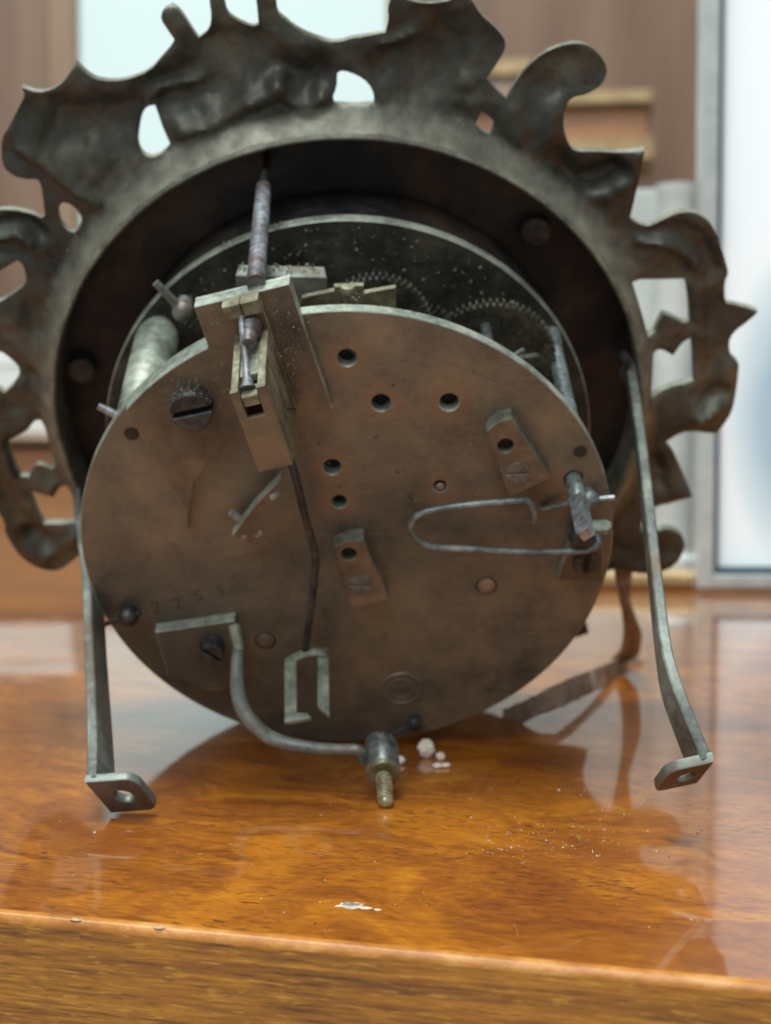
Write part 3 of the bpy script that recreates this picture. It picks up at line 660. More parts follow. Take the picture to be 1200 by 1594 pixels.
# thicker upper tongue that rises past the plate
ev = (K3 - A3).normalized(); dv = (J3 - K3).normalized(); dv = (dv - ev * dv.dot(ev)).normalized()
FB = Frame((A3.x, A3.y, 0), dv, ev, (0, 0, 1))      # u = down the block, v = across, w = towards viewer
Wd = (K3 - A3).length
mb = MB(); mb.box(0.0, 5.4, 0.0, Wd, -0.9, 0.02, FB, 0.05, 0, 1); part(mb, 'tongue', [M['cockbrass'], M['edge']], cock)
mb = MB(); mb.box(0.2, 18.7, 7.2, 9.25, Z1, Z1 + 1.1, FB, 0.1, 0, 1); part(mb, 'guide_plate', [M['cockbrass'], M['brass']], cock)
# clamp bar with slit
mb = MB()
mb.box(-0.15, 2.0, 4.2, 6.65, Z1, Z1 + 2.7, FB, 0.12); mb.box(-0.15, 2.0, 6.8, 9.3, Z1, Z1 + 2.7, FB, 0.12); mb.box(0.1, 1.8, 6.6, 6.85, Z1, Z1 + 2.3, FB, 0.02)
part(mb, 'clamp_bar', M['brass'], cock)
# block: two cheeks and a front wall
FS = Frame((A3.x, A3.y, 0), dv, (0, 0, 1), -ev)      # u = down, v = towards viewer, w = -across
for v0, v1 in ((4.3, 5.35), (7.95, 9.1)):
    mb = MB(); mb.plate([(5.2, Z1 + 4.1), (5.2, Z1 + .5), (18.75, Z1 + .5), (18.75, 16.45), (6.1, 16.45)], [], -v1, -v0, FS, 0.1, 0, 0)
    ck = part(mb, 'block_cheek', M['brass'], cock)
FF = Frame(FB(6.0, 0, 16.4), dv, ev, (0, 0, 1))
mb = MB(); mb.plate([(0.05, 4.28), (12.78, 4.28), (12.78, 9.12), (0.05, 9.12), (0.05, 7.85), (4.3, 7.8), (4.3, 5.45), (0.05, 5.4)], [], 0.03, 0.95, FF, 0.07, 0, 0)
part(mb, 'block_front', M['cockbrass'], cock)
mb = MB(); mb.box(1.2, 2.7, 5.5, 7.75, -2.4, 0.75, FF, 0.1); part(mb, 'block_slider', M['brass'], cock)
mb = MB(); mb.plate([(5.4, 5.6), (6.4, 5.6), (7.2, 13.2), (6.2, 13.2)], [], -7.93, -5.38, FS, 0.05); part(mb, 'block_floor', M['dustbrass'], cock)
# rod of the suspension spring, flared foot, threaded end of the regulator
S0, S1 = FB(1.8, 6.3, Z1 + 2.0), FB(7.3, 6.3, 15.2)
mb = MB(); mb.tube([S0, S0.lerp(S1, .35), S0.lerp(S1, .72), S0.lerp(S1, .84), S0.lerp(S1, .92), S1], [.42, .5, .46, .62, 0.85, 1.2], 14); part(mb, 'suspension_rod', M['rust'], cock)
c = onZ(390, 508, 4.0); mb = MB(); prof = [(0, 9.0), (.8, 9.0), (1.0, 8.4), (1.15, 6.0)]
for k in range(4): prof += [(1.5, 5.6 - .6 * k), (1.2, 5.3 - .6 * k)]
mb.lathe([(r, z) for r, z in prof[::-1]], Frame((c.x, c.y, 0)), 20); part(mb, 'regulator_thread', M['rust'], cock)
# fine seam and step on the side of the right cheek
mb = MB(); mb.plate([(8.0, 9.55), (14.6, 9.3), (14.6, 9.5), (8.0, 9.7)], [], -9.14, -9.09, FS, 0.01); mb.plate([(14.4, 9.5), (18.5, 3.0), (18.7, 3.1), (14.6, 9.6)], [], -9.14, -9.09, FS, 0.01); part(mb, 'cheek_seam', M['hole'], cock, kind='stuff')
c = onZ(297, 643, 4.7); screw('cock_screw', cock, (c.x, c.y), 3.0, Z1, 4.7, 1, R(14))
# ---- pivot cocks (two small screwed blocks)
def pivot_cock(poly_px, z, hole, scr, slot_ang):
    hc_ = onZ(*hole, z)
    mb = MB(); mb.plate(z2(poly_px, z), [circ(hc_.x, hc_.y, 1.2, 20)], 0, z, bev=0.12, mi=0, side=1)
    p = part(mb, 'pivot_cock', [M['pivotbrass'], M['dulledge']])
    mb = MB(); mb.lathe([(1.3, z - 1.3), (0, z - 1.25)], Frame((hc_.x, hc_.y, 0)), 16); part(mb, 'oil_sink', M['hole'], p)
    sc_ = onZ(*scr, z); screw('pivot_screw', p, (sc_.x, sc_.y), 1.85, z - 0.5, z + 0.25, 1, slot_ang, 'pivotscrew', slotw=0.15, slotd=0.9)
pivot_cock([(757, 672), (776, 656), (797, 651), (858, 743), (793, 776)], 3.1, (787, 694), (806, 735), R(3))
pivot_cock([(519, 852), (540, 842), (566, 840), (606, 935), (546, 946)], 3.1, (543, 863), (560, 910), R(-6))
# ---- crutch: bent wire and fork
W3 = spline([onZ(440, 690, 4.0), onZ(458, 735, 5.6), onZ(474, 800, 6), onZ(490, 860, 6), onZ(490, 895, 6), onZ(482, 960, 6), onZ(475, 1013, 5.4)], 5)
mb = MB(); mb.tube(W3, 0.60, 12); crutch = part(mb, 'crutch_wire', M['dullwire'])
def prong(pts_px, Y):
    fr = Frame((0, Y, 0), (1, 0, 0), (0, 0, 1), (0, -1, 0)); mb = MB()
    mb.plate([(onY(x, y, Y).x, onY(x, y, Y).z) for x, y in pts_px], [], -0.35, 0.35, fr, 0.06); return mb
YF = onZ(475, 1012, 5).y
part(prong([(443, 1028), (461, 1020), (462, 1112), (478, 1112), (485, 1120), (443, 1126)], YF - .9), 'fork_prong', M['edge'], crutch)  # light on the upper faces is put into the prong colour
part(prong([(495, 1016), (511, 1010), (513, 1118), (494, 1100)], YF - .3), 'fork_prong', M['edge'], crutch)
f0 = [(444, 1032), (450, 1022), (466, 1014), (476, 1011), (492, 1008), (508, 1010)]
P3 = spline([onZ(x, y, 5.3) for x, y in f0], 4); mb = MB()
mb.strap(P3, [Vector((0, -.3, .95))] * len(P3), [Vector((0, .95, .3))] * len(P3), 1.5, 0.6); part(mb, 'fork_bridge', M['edge'], crutch)
# ---- small lever left of the crutch
mb = MB(); zl = 4.2
mb.plate(z2([(436, 746), (431, 778), (402, 850), (376, 842), (361, 834), (395, 788)], zl), [], zl - 2.0, zl, bev=0.1, mi=0, side=1); lever = part(mb, 'lever', [M['cockbrass'], M['edge']])
mb = MB(); p = onZ(376, 812, zl - 1.0); q = onZ(360, 797, zl - .8); mb.tube([p, q], .6, 12); part(mb, 'lever_pin', M['edge'], lever)
mb = MB(); c = onZ(380, 838, zl); mb.lathe([(.55, zl), (.5, zl + .15), (0, zl + .2)], Frame((c.x, c.y, 0)), 14); c = onZ(405, 830, zl); mb.lathe([(.4, zl), (.3, zl + .3), (0, zl + .3)], Frame((c.x, c.y, 0)), 12); part(mb, 'lever_rivet', M['pinkcopper'], lever)
mb = MB(); p = onZ(424, 775, zl + .3); mb.tube([p, onZ(433, 768, zl + .5)], [.55, .4], 10); mb.tube([onZ(400, 830, 0), onZ(400, 826, zl - .5)], .9, 12); part(mb, 'lever_hub', M['edge'], lever)
# ---- hair spring wire, right
zw = 3.6
W3 = spline([onZ(928, 828, 1.0), onZ(931, 845, 2.6), onZ(922, 855, zw), onZ(900, 858, zw), onZ(830, 860, zw), onZ(740, 855, zw), onZ(672, 851, zw), onZ(648, 838, zw), onZ(640, 821, zw), onZ(650, 803, zw), onZ(680, 793, zw), onZ(740, 785, zw), onZ(810, 780, zw), onZ(825, 784, zw), onZ(830, 797, zw), onZ(831, 812, zw)], 5)
mb = MB(); mb.tube(W3, 0.56, 12); part(mb, 'return_spring', M['steel'])
# ---- squared strike arbor and pinned pillar end
c = onZ(893, 746, 0); mb = MB(); mb.lathe([(1.22, -2.2), (1.22, 5.0), (1.0, 5.4), (0, 5.4)], Frame((c.x, c.y, 0)), 20); arb = part(mb, 'strike_arbor', M['steel'])
mb = MB(); mb.plate([(-1.02, -1.02), (1.02, -1.02), (1.02, 1.02), (-1.02, 1.02)], [], 5.2, 14.2, Frame((c.x, c.y, 0), (.8, .6, 0), (-.6, .8, 0)), 0.2); part(mb, 'arbor_square', M['bright'], arb)
mb = MB(); p, q = onZ(843, 792, 0.6), onZ(886, 783, 1.8); mb.tube([p, q], 0.4, 10); part(mb, 'arbor_pin', M['steel'], arb)
def ball_pin(c, r, dirv, l0, l1, rp, mat='steel', parent=None, rp2=None):
    mb = MB(); fr = Frame(c); n = 9
    mb.lathe([(r * math.sin(math.pi * i / (n * 1.0)), -r * math.cos(math.pi * i / n)) for i in range(n + 1)], fr, 20)
    mb.lathe([(r * .75, -r * 1.6), (r * .75, -r * .4)], fr, 16)
    b = part(mb, 'pillar_end', M[mat], parent); d = Vector(dirv).normalized()
    mb = MB(); mb.tube([Vector(c) - d * l0, Vector(c) + d * l1], [rp2 or rp, rp], 10); part(mb, 'taper_pin', M['bright' if mat == 'steel' else mat], b)
cc = onZ(916, 778, 1.5); dq = onZ(958, 774, 1.5) - cc; ball_pin((cc.x, cc.y, 1.5), 1.7, dq, .5, 3.9, .45)
cc = onZ(200, 960, 1.6); dq = onZ(156, 974, 1.6) - cc; ball_pin((cc.x, cc.y, 1.6), 1.6, dq, 2.1, 4.2, .4, 'screw')
cc = onZ(645, 1126, 1.2); dq = onZ(600, 1148, 3.5) - cc; ball_pin((cc.x, cc.y, 1.2), 1.3, dq, 1.0, 4.8, .45, 'screw')
cc = onZ(285, 484, -22); dq = onZ(244, 442, -22) - cc; ball_pin((cc.x, cc.y, -22), 1.75, dq, .5, 6.2, .6, 'strapsteel', rp2=.75)
mb = MB(); mb.tube([onZ(192, 652, -2.6), onZ(153, 632, -3.4)], [.7, .55], 10); part(mb, 'taper_pin', M['bright'])
# ---- small cock lower right, tab and screw
mb = MB(); mb.plate(z2([(889, 838), (939, 846), (937, 908), (868, 902)], 1.8), [], 0, 1.8, bev=.1, mi=0, side=1); sb = part(mb, 'spring_block', [M['cockbrass'], M['edge']])
c = onZ(913, 876, 2.3); screw('spring_screw', sb, (c.x, c.y), 2.05, 1.7, 2.6, 1, R(86), slotw=.16)
c = onZ(905, 832, 3); mb = MB(); mb.lathe([(1.7, 1.7), (1.6, 3.4), (1.2, 4.2), (0, 4.3)], Frame((c.x - .3, c.y - .6, 0)), 18); part(mb, 'spring_post', M['screw'], sb)
mb = MB(); YT = onZ(930, 820, 6.5).y; fr = Frame((0, YT, 0), (1, 0, 0), (0, 0, 1), (0, -1, 0))
mb.plate([(onY(x, y, YT).x, onY(x, y, YT).z) for x, y in ((903, 820), (912, 813), (942, 812), (951, 816), (951, 824), (944, 829), (920, 829))], [], -.4, .4, fr, .08); part(mb, 'spring_tab', M['edge'], sb)
# ---- bell stand: bracket, arm, nut and threaded post
mb = MB(); mb.plate(z2([(241, 984), (365, 966), (372, 1012), (362, 1070), (330, 1078), (262, 1052)], 2.2), [], 0, 2.2, bev=.12, mi=0, side=1); bs = part(mb, 'bell_bracket', [M['plate'], M['edge']])
c = onZ(328, 1018, 4.6); screw('bracket_screw', bs, (c.x, c.y), 2.05, 2.1, 5.0, 1, R(-42))
mb = MB(); p = onZ(364, 972, 2.4); q = onZ(372, 1012, 5.0); mb.tube([p, q], [1.0, .8], 10); part(mb, 'bracket_rib', M['edge'], bs)
YP = -17.0
h0, h1, h2 = onY(580, 1166, YP), onY(582, 1209, YP), onY(589, 1262, YP)
PX, PZ0, PZ1, PZ2 = (h0.x + h1.x) / 2, h0.z - 1.6, h1.z - 0.4, h2.z - 1.0
arm = spline([onZ(371, 1008, 4), onZ(369, 1040, 8.0), onZ(370, 1075, 12.5), onZ(380, 1108, 17), onZ(405, 1138, 21), onZ(440, 1156, 24.5), onZ(490, 1165, 26.0), onZ(530, 1168, 27.2), onZ(556, 1169, 27.8), Vector((PX - 1.4, YP - .6, 28.2))], 6)
mb = MB(); mb.tube(arm, [.9, 1.0, 1.15, 1.2, 1.15, 1.0, .95, .95, .95], 16); part(mb, 'bell_arm', M['strapsteel'], bs)
fr = Frame((PX, YP, 0), (1, 0, 0), (0, 1, 0), (.045, 0, 1)); mb = MB()
mb.lathe([(0, PZ0), (2.0, PZ0), (2.35, PZ0 + .35), (2.5, PZ0 + 1.2), (2.5, PZ1 - .25), (2.35, PZ1), (1.3, PZ1 + .02)], fr, 28); nut = part(mb, 'bell_nut', M['nutsteel'], bs)
mb = MB(); mb.lathe([(2.4, PZ1 - .8), (2.54, PZ1 - .7), (2.56, PZ1 - .2), (2.4, PZ1 + .1), (2.0, PZ1 + .22), (1.1, PZ1 + .24)], fr, 28); part(mb, 'nut_collar', M['brass'], bs)
mb = MB(); k_ = 1.0; prof = []; z = PZ1 - .3; pitch = .62
while z < PZ2 - 1.0: prof += [(k_ * .90, z), (k_ * .92, z + pitch * .15), (k_ * 1.24, z + pitch * .5), (k_ * 1.24, z + pitch * .65)]; z += pitch; k_ -= .012
prof += [(.8, z), (.95, z + .2), (.8, PZ2 - .2), (.5, PZ2), (0, PZ2)]
mb.lathe(prof, fr, 22); part(mb, 'threaded_post', M['threadbrass'], bs)
# ---- two case straps with drilled tabs
def strap(name_pts, Ys, wd0, wd1, width, th, ud, tab_len, hole_u, label, tw):
    px = [(x, y) for x, y in name_pts]
    P3 = [onY(x, y, Y) for (x, y), Y in zip(px, Ys)]
    P3 = spline(P3, 5); m = len(P3); wds, nds = [], []
    for i in range(m):
        f = i / (m - 1); wv = (Vector(wd0).lerp(Vector(wd1), f)).normalized()
        t = (P3[min(i + 1, m - 1)] - P3[max(i - 1, 0)]).normalized(); wv = (wv - t * wv.dot(t)).normalized()
        wds.append(wv); nds.append(t.cross(wv).normalized())
    mb = MB(); mb.strap(P3, wds, nds, width, th); s_ = part(mb, 'case_strap', M['strapsteel'], None, label)
    u = Vector(ud).normalized(); v = wds[-1]; n = u.cross(v).normalized()
    if n.z < 0: n = -n
    fr = Frame(P3[-1] - u * (th / 2), u, v, n); rr = width * 0.42; mb = MB()
    width = tw; rr = width * .24
    out = [(0, 0)] + [(tab_len - rr + rr * math.sin(a), rr - rr * math.cos(a)) for a in np.linspace(0, math.pi / 2, 7)] + [(tab_len - rr + rr * math.cos(a), width - rr + rr * math.sin(a)) for a in np.linspace(0, math.pi / 2, 7)] + [(0.0, width)]
    mb.plate(out, [circ(hole_u, width * .52, 1.25, 22)], -0.75, .75, fr, .22, 0, 1, seg=2)
    part(mb, 'strap_tab', [M['tabface'], M['strapsteel']], s_)
strap([(118, 760), (125, 830), (133, 890), (137, 1000), (141, 1100), (142, 1160), (141, 1211)], [-9.5] * 3 + [-9.3, -9.2, -9.2, -9.2], (.22, -.97, 0), (.42, -.9, 0), 5.6, 1.5, (1, .10, 0), 6.9, 3.6, 'straight steel strap on the left', 7.0)
strap([(976, 556), (983, 575), (994, 650), (1005, 735), (1020, 870), (1034, 985), (1046, 1040), (1068, 1100), (1101, 1180)], [11.2, 10.6, 10.6, 10.6, 10.3, 9.5, 8.5, 6.5, 3.8], (.15, -.98, 0), (-.05, -1, 0), 4.8, 1.5, (-.95, -.30, 0), 5.9, 2.5, 'bent steel strap on the right', 6.4)
c = onZ(981, 566, -36.5); mb = MB(); mb.lathe([(.9, -39.5), (.9, -37.5), (.7, -37.1), (0, -37)], Frame((c.x - .6, c.y, 0)), 18); part(mb, 'strap_rivet', M['screw'])
# ---- dust clinging to the movement
mb = MB()
def flake(mb, c, s, up=(0, 0, 1)):
    V = [Vector(c) + Vector((random.uniform(-1, 1), random.uniform(-1, 1), random.uniform(-.2, 1))) * s for _ in range(4)]
    mb.add(V, [(0, 1, 2), (0, 2, 3), (0, 3, 1), (1, 3, 2)])
for cx, cy, z, sx, sy, n in ((296, 606, 2.4, 30, 12, 150), (292, 618, 4.2, 26, 6, 40), (270, 615, 1.95, 9, 14, 22), (322, 620, 1.95, 8, 16, 20), (340, 500, 2.1, 16, 30, 80), (455, 540, 2.1, 22, 50, 130), (440, 575, 2.6, 10, 40, 60), (398, 520, 3.2, 10, 10, 40), (440, 600, 1.95, 20, 22, 60), (425, 480, 1.95, 12, 20, 25), (345, 590, 1.95, 12, 40, 40), (500, 600, .02, 40, 40, 25), (640, 776, .02, 14, 8, 12), (740, 690, .02, 16, 60, 40), (610, 650, .02, 130, 130, 60), (420, 860, .02, 120, 70, 50), (470, 870, .02, 25, 20, 20), (690, 750, .02, 40, 30, 16), (860, 720, .02, 40, 60, 18), (600, 880, .02, 30, 40, 14), (430, 930, .02, 60, 40, 24), (900, 860, .02, 50, 40, 16)):
    for _ in range(n):
        p = onZ(random.gauss(cx, sx * .6), random.gauss(cy, sy * .6), z)
        if z > 1 or math.hypot(p.x, p.y) < 40.3: flake(mb, p, random.choice((.08, .1, .14, .2)))
cs_ = onZ(297, 643, 4.7)
for _ in range(150):
    a = random.uniform(.3, 2.8); flake(mb, (cs_.x + 3.05 * math.cos(a), cs_.y + 3.05 * math.sin(a), random.uniform(2.0, 4.6)), random.choice((.1, .15, .2)))
for _ in range(60):
    a = random.uniform(0, 3.1); x_ = -12.6 + random.gauss(0, 2.6); flake(mb, (x_, math.sqrt(41.35 ** 2 - x_ * x_) + abs(random.gauss(0, .15)), random.uniform(-31.9, -30.1)), random.choice((.15, .25, .35)))
for z in np.arange(-30, -28.5, .5):
    for _ in range(90):
        a = random.uniform(.3, 2.6); flake(mb, (random.uniform(32, 40) * math.cos(a), random.uniform(32, 40.5) * math.sin(a), -29.9), random.choice((.12, .2, .3)))
for k in range(130): flake(mb, Vector((random.uniform(-16, -3.6), a_bar.y + random.uniform(0, .25), random.uniform(-15, -11.8))), random.choice((.15, .25, .35)))
for k in range(40): flake(mb, Vector((random.gauss(.2, .7), random.uniform(38, 40.5), random.gauss(-8, 1))), .3)
for _ in range(420):
    a = random.gauss(1.75, .55); r_ = 53.3 + abs(random.gauss(0, 1.3)); flake(mb, (r_ * math.cos(a), r_ * math.sin(a), ZB + 1.0 - min(1, (r_ - 53.3)) * .7), random.choice((.12, .18, .26)))
part(mb, 'dust', M['dust'], None, None, 0, 'stuff')

# ------------------------------------------------------------------ brown leather strip hanging behind the movement
def wpt(px, py, D): return bgp(px, py, D)
lt = empty('leather_strip', tuple(on_table(900, 1052)))
tag(lt, 'thin brown twisted strip hanging from the bezel and lying behind the movement', 'strip')
LI = Matrix.Translation(-on_table(900, 1052))
def lp(px, py, D): return LI @ wpt(px, py, D)
def ltb(px, py, z): return LI @ on_table(px, py, z)
mb = MB()
mb.tube(spline([lp(990, 790, 281), lp(984, 840, 284), lp(976, 880, 288), lp(972, 930, 294), lp(983, 965, 300), lp(990, 985, 306), lp(988, 1005, 316), lp(984, 1016, 324), lp(972, 1022, 330)], 5), [1.6, 1.4, 1.3, 1.2, 1.1, 1.2, 1.3, 1.4, 1.4], 8)
mb.tube(spline([lp(964, 800, 281), lp(962, 850, 284), lp(966, 900, 290), lp(974, 945, 297), lp(977, 985, 305), lp(972, 1014, 322), lp(960, 1026, 330)], 5), [1.3, 1.2, 1.1, 1.0, .9, 1.1, 1.2], 8)
mb.build('hanging_loop', M['leather'], lt)
pts = [ltb(994, 1016, 2.4), ltb(975, 1021, 2.2), ltb(950, 1031, 3.5), ltb(905, 1049, 5.5), ltb(860, 1068, 6.0), ltb(820, 1090, 4.0), ltb(785, 1104, 1.2)]
P3 = spline(pts, 5); m = len(P3); wds = []; nds = []
for i in range(m):
    f = i / (m - 1); tw = 1.2 * math.sin(f * 5.5)
    t_ = (P3[min(i + 1, m - 1)] - P3[max(i - 1, 0)]).normalized(); wv = Vector((.1, -.6 + .5 * tw, -.8 + .3 * tw)).normalized(); wv = (wv - t_ * wv.dot(t_)).normalized(); wds.append(wv); nds.append(t_.cross(wv).normalized())
mb = MB(); mb.strap(P3, wds, nds, 4.2, .6, ch=.15)
mb.V = [tuple(Vector(v) + Vector((0, 0, random.uniform(-.2, .2)))) for v in mb.V]
mb.build('flat_end', M['leather'], lt, smooth=60)

# ------------------------------------------------------------------ dust and crumbs on the table
mb = MB()
def tspeck(px, py, s):
    p = on_table(px, py); n = 5
    flake(mb, (p.x, p.y, 0.02), s)
for _ in range(150): tspeck(random.gauss(850, 75), random.gauss(1312, 20), random.choice((.1, .12, .16, .22)))
for _ in range(70): tspeck(random.gauss(950, 50), random.gauss(1290, 32), random.choice((.1, .14, .2)))
for _ in range(240): tspeck(random.uniform(0, 1200), random.uniform(1190, 1450), random.choice((.07, .09, .12, .16)))
for _ in range(60): tspeck(random.gauss(560, 130), random.gauss(1230, 30), random.choice((.1, .14)))
for px, py, s in ((147, 1298, .3), (312, 1332, .3), (760, 1302, .35), (1085, 1297, .5), (1092, 1293, .4), (490, 1438, .3), (392, 1346, .25), (760, 1381, .3), (812, 1345, .25), (660, 1262, .3), (870, 1232, .4)): tspeck(px, py, s)
o = mb.build('dust_specks', M['speck'], smooth=0, kind='stuff'); tag(o, 'white dust specks scattered over the front of the glossy table top', 'dust')
# hairline scratches in the varnish belong to the table
mb = MB()
for a, b in (((80, 1378), (120, 1358)), ((0, 1345), (60, 1350)), ((430, 1268), (458, 1266)), ((800, 1438), (806, 1458)), ((870, 1480), (905, 1462)), ((1040, 1300), (1090, 1340))):
    P_ = [TINV @ on_table(*a, .012), TINV @ on_table((a[0] + b[0]) / 2 + 2, (a[1] + b[1]) / 2, .012), TINV @ on_table(*b, .012)]
    mb.tube(spline(P_, 4), .022, 5)
mb.build('varnish_scratch', M['scr'], table, kind='stuff')
def crumb(px, py, r, h, label):
    p = on_table(px, py); mb = MB(); prof = []
    V = []; n = 14; k = 7
    for i in range(k + 1):
        th = math.pi * i / k
        for j in range(n):
            a = 2 * math.pi * j / n; rr = r * math.sin(th) * (1 + .18 * math.sin(3 * a + i) + random.uniform(-.2, .2)) + .001
            V.append((rr * math.cos(a), rr * .85 * math.sin(a), h * .5 * (1 - math.cos(th))))
    mb.add(V, [(i * n + j, i * n + (j + 1) % n, (i + 1) * n + (j + 1) % n, (i + 1) * n + j) for i in range(k) for j in range(n)])
    o = mb.build('crumb', M['crumb'], None, Matrix.Translation(Vector((p.x, p.y, 0)) * MM), 25); tag(o, label, 'crumb', 'white crumbs in front of the movement')
crumb(664, 1180, 1.35, 3.2, 'tall pale crumb on the table just right of the bell nut')
crumb(622, 1190, .9, 1.4, 'low pale crumb touching the right side of the bell nut')
crumb(686, 1184, .75, 1.4, 'small round pale crumb above the pair of bright white crumbs')
crumb(681, 1196, .65, .9, 'left one of the two bright white crumbs lying side by side')
crumb(694, 1195, .7, .8, 'right one of the two bright white crumbs lying side by side')

# ------------------------------------------------------------------ background: wall, lit window, gilt case, framed picture, box
WD = 1500.0
mb = MB(); a = bgp(-2600, 797, WD); mb.box(-2600, 2600, -700, 1900, 0, 60, Frame((0, a.y + 40, 0), (1, 0, 0), (0, 0, 1), (0, 1, 0)), 1)
o = mb.build('wall', plain('brown_wall', lin(106, 78, 60), lin(134, 104, 84), 3, .45, (6, 1, .6)), kind='structure')
def wx(px, D=WD): return bgp(px, 797, D).x
def wz(py, D=WD): return bgp(600, py, D).z
YW = a.y
win = empty('window', (wx(360), YW, wz(560))); tag(win, 'bright white lit window in a brown frame behind the clock on the left', 'window')
t = NT('lit_window'); M['lit'] = t.set(Base_Color=(.25, .27, .27, 1), Roughness=.6, Emission_Color=(.76, .98, .96, 1), Emission_Strength=0.62)
frw = Frame((0, 0, 0), (1, 0, 0), (0, 0, 1), (0, 1, 0))
wi = MB(); x0, x1, z0_, z1_ = wx(128) - wx(360), wx(602) - wx(360), 0, wz(-560) - wz(560)
wi.box(x0, x1, z0_, z1_, 10, 20, frw, 1); wi.build('pane', M['lit'], win)
M['wood_brown'] = plain('brown_wood_trim', lin(128, 98, 74), lin(152, 124, 100), 4, .4, (10, 10, .6))
M['trim_grey'] = plain('grey_brown_trim', lin(136, 122, 110), lin(156, 144, 134), 4, .4, (10, 10, .6))
wi = MB(); wi.box(x0 - 28, x0, z0_ - 30, z1_ + 30, -10, 25, frw, 3); wi.box(x1, x1 + 28, z0_ - 30, z1_ + 30, -10, 25, frw, 3); wi.box(x0 - 28, x1 + 28, z0_ - 30, z0_, -14, 24, frw, 3)
wi.build('frame', M['wood_brown'], win)
# brown cupboard at the far left behind the table
cb = empty('cupboard', (wx(-40, 900), bgp(600, 797, 900).y, -700)); tag(cb, 'orange brown wooden cupboard behind the left side of the table', 'cupboard')
mb = MB(); sw = 300
mb.box(-300, wx(180, 900) - wx(-40, 900), 0, wz(690, 900) + 700, 0, 250, frw, 4); mb.build('body', plain('orange_wood', lin(150, 100, 62), lin(176, 124, 82), 5, .35, (1, 1, 6)), cb)
mb = MB(); mb.box(-310, wx(190, 900) - wx(-40, 900), wz(690, 900) + 700, wz(676, 900) + 700, -12, 260, frw, 3); mb.build('top', M['wood_brown'], cb)
# white carton on the cupboard
ct = empty('carton', (wx(20, 930), bgp(600, 797, 930).y, wz(676, 900))); tag(ct, 'plain white carton standing on the cupboard, seen through the left scrollwork', 'carton')
mb = MB(); mb.box(-52, 34, 0, wz(540, 930) - wz(676, 900), 0, 80, frw, 1.5); mb.build('carton_body', plain('white_card', lin(214, 216, 212), lin(232, 234, 230), 20, .7), ct)
mb = MB(); mb.box(-53, 35, wz(540, 930) - wz(676, 900) - 12, wz(540, 930) - wz(676, 900) + 1.5, -1, 81, frw, .6); mb.build('lid', plain('white_card_lid', lin(222, 224, 220), lin(238, 240, 236), 20, .7), ct)
# gilt and marble clock case
CD = 520.0
gl = NT('gilding'); M['gilt'] = gl.set(Base_Color=gl.ramp(gl.noise(60), [(.35, lin(142, 116, 80)), (.65, lin(172, 146, 104))]), Metallic=.2, Roughness=.45)
M['marble'] = plain('pale_marble', lin(178, 184, 182), lin(208, 214, 212), 30, .3)
M['orangewood'] = plain('orange_panel', lin(150, 100, 62), lin(174, 122, 80), 40, .4, (1, 1, 5))
M['pinkwall'] = plain('pinkish_panel', lin(130, 104, 88), lin(152, 126, 110), 12, .35, (6, 1, .5))
cs = empty('pedestal', (wx(860, CD), bgp(600, 797, CD).y, 0), R(-3)); tag(cs, 'pale marble pedestal with gilt base and columns standing behind the movement on the right', 'pedestal')
bx = wx(860, CD)
def cz(py): return wz(py, CD)
def cx_(px): return wx(px, CD) - bx
mb = MB(); mb.box(cx_(650), cx_(1072), 0, cz(884), -14, 50, frw, 1.5); mb.build('base', M['gilt'], cs)
for px in (690, 1050):
    mb = MB(); mb.lathe([(9, cz(884)), (9, cz(870)), (6.5, cz(860)), (7.4, cz(700)), (7.2, cz(480)), (6.2, cz(330)), (6.8, cz(312)), (7.4, cz(296)), (7.4, cz(290))], Frame((cx_(px), 6, 0)), 24); mb.build('column', M['marble'], cs)
mb = MB(); mb.box(cx_(672), cx_(1070), cz(884), cz(285), 20, 34, frw, .5); mb.build('back_panel', M['marble'], cs)
SD = 1380.0; sx = wx(840, SD)
sh = empty('shelf', (sx, bgp(600, 797, SD).y, wz(262, SD)), R(-8)); tag(sh, 'wooden wall shelf with gilt mouldings, blurred, high behind the bezel on the right', 'shelf')
def sz(py): return wz(py, SD) - wz(262, SD)
def sx_(px): return wx(px, SD) - sx
mb = MB(); mb.box(sx_(664), sx_(1010), sz(262), sz(228), -14, 86, frw, 2); mb.build('lower_moulding', M['gilt'], sh)
mb = MB(); mb.box(sx_(670), sx_(1000), sz(228), sz(178), -2, 82, frw, 1); mb.build('frieze', M['orangewood'], sh)
mb = MB(); mb.box(sx_(660), sx_(1008), sz(178), sz(158), -18, 88, frw, 2); mb.build('upper_moulding', M['gilt'], sh)
mb = MB(); mb.box(sx_(672), sx_(822), sz(158), sz(128), 0, 80, frw, 1); mb.build('attic', M['pinkwall'], sh)
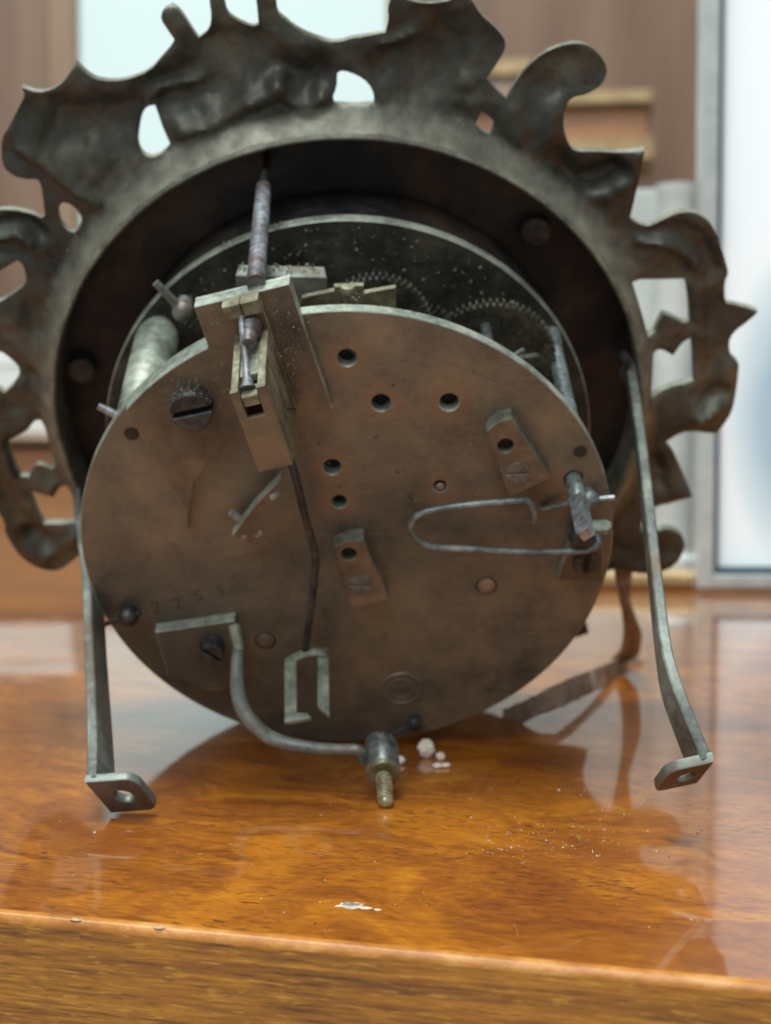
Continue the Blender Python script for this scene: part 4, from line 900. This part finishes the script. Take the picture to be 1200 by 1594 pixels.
mb = MB(); mb.box(sx_(668), sx_(826), sz(128), sz(102), -8, 84, frw, 2); mb.build('top_moulding', M['gilt'], sh)
# framed picture leaning at the right rear
PD = 500.0
pf = empty('picture_frame', (wx(1250, PD), bgp(600, 797, PD).y, 0), R(0)); tag(pf, 'large silver framed bright pale blue picture standing on the table at the right', 'picture')
pxo = wx(1250, PD)
def fx(px): return wx(px, PD) - pxo
topz = 330
M['silver'] = plain('silver_frame', lin(176, 184, 184), lin(206, 212, 212), 60, .3, Metallic=.35)
M['lip'] = NT('dark_teal_lip').set(Base_Color=lin(52, 78, 86), Roughness=.4)
fb = max(.05, wz(914, PD))
for nm, b in (('stile', (fx(1083), fx(1106), fb, topz)), ('stile', (fx(1500), fx(1525), fb, topz)), ('rail', (fx(1106), fx(1500), fb, fb + 4.6)), ('rail', (fx(1106), fx(1500), topz - 4.6, topz))):
    mb = MB(); mb.box(b[0], b[1], b[2], b[3], -6, 6, frw, .6); mb.build(nm, M['silver'], pf)
mb = MB(); g = [(fx(1106), fb + 4.6), (fx(1500), fb + 4.6), (fx(1500), topz - 4.6), (fx(1106), topz - 4.6)]
mb.plate(g, [offset(g, 2.2)], -3, 5, frw, .2); mb.build('inner_lip', M['lip'], pf)
t = NT('glowing_blue_print')
gr = t.n.new('ShaderNodeTexGradient'); gr.gradient_type = 'SPHERICAL'
t.link(t.mapping((42, 1, 17), loc=(.12, 0, -1.03)), gr.inputs['Vector'])
f = t.math('ADD', gr.outputs['Fac'], t.math('MULTIPLY', t.noise(18, 3, .5), .25))
t.set(Base_Color=t.ramp(f, [(.14, lin(238, 246, 250)), (.36, lin(208, 224, 232)), (.7, lin(164, 190, 206))]), Roughness=.25)
t.link(t.b.inputs['Base Color'].links[0].from_socket, t.b.inputs['Emission Color']); t.b.inputs['Emission Strength'].default_value = .20  # weak glow added so the picture looks brighter
mb = MB(); mb.box(fx(1106), fx(1500), fb + 4, topz - 4, 3, 5.5, frw, .2); mb.build('picture', t.m, pf)
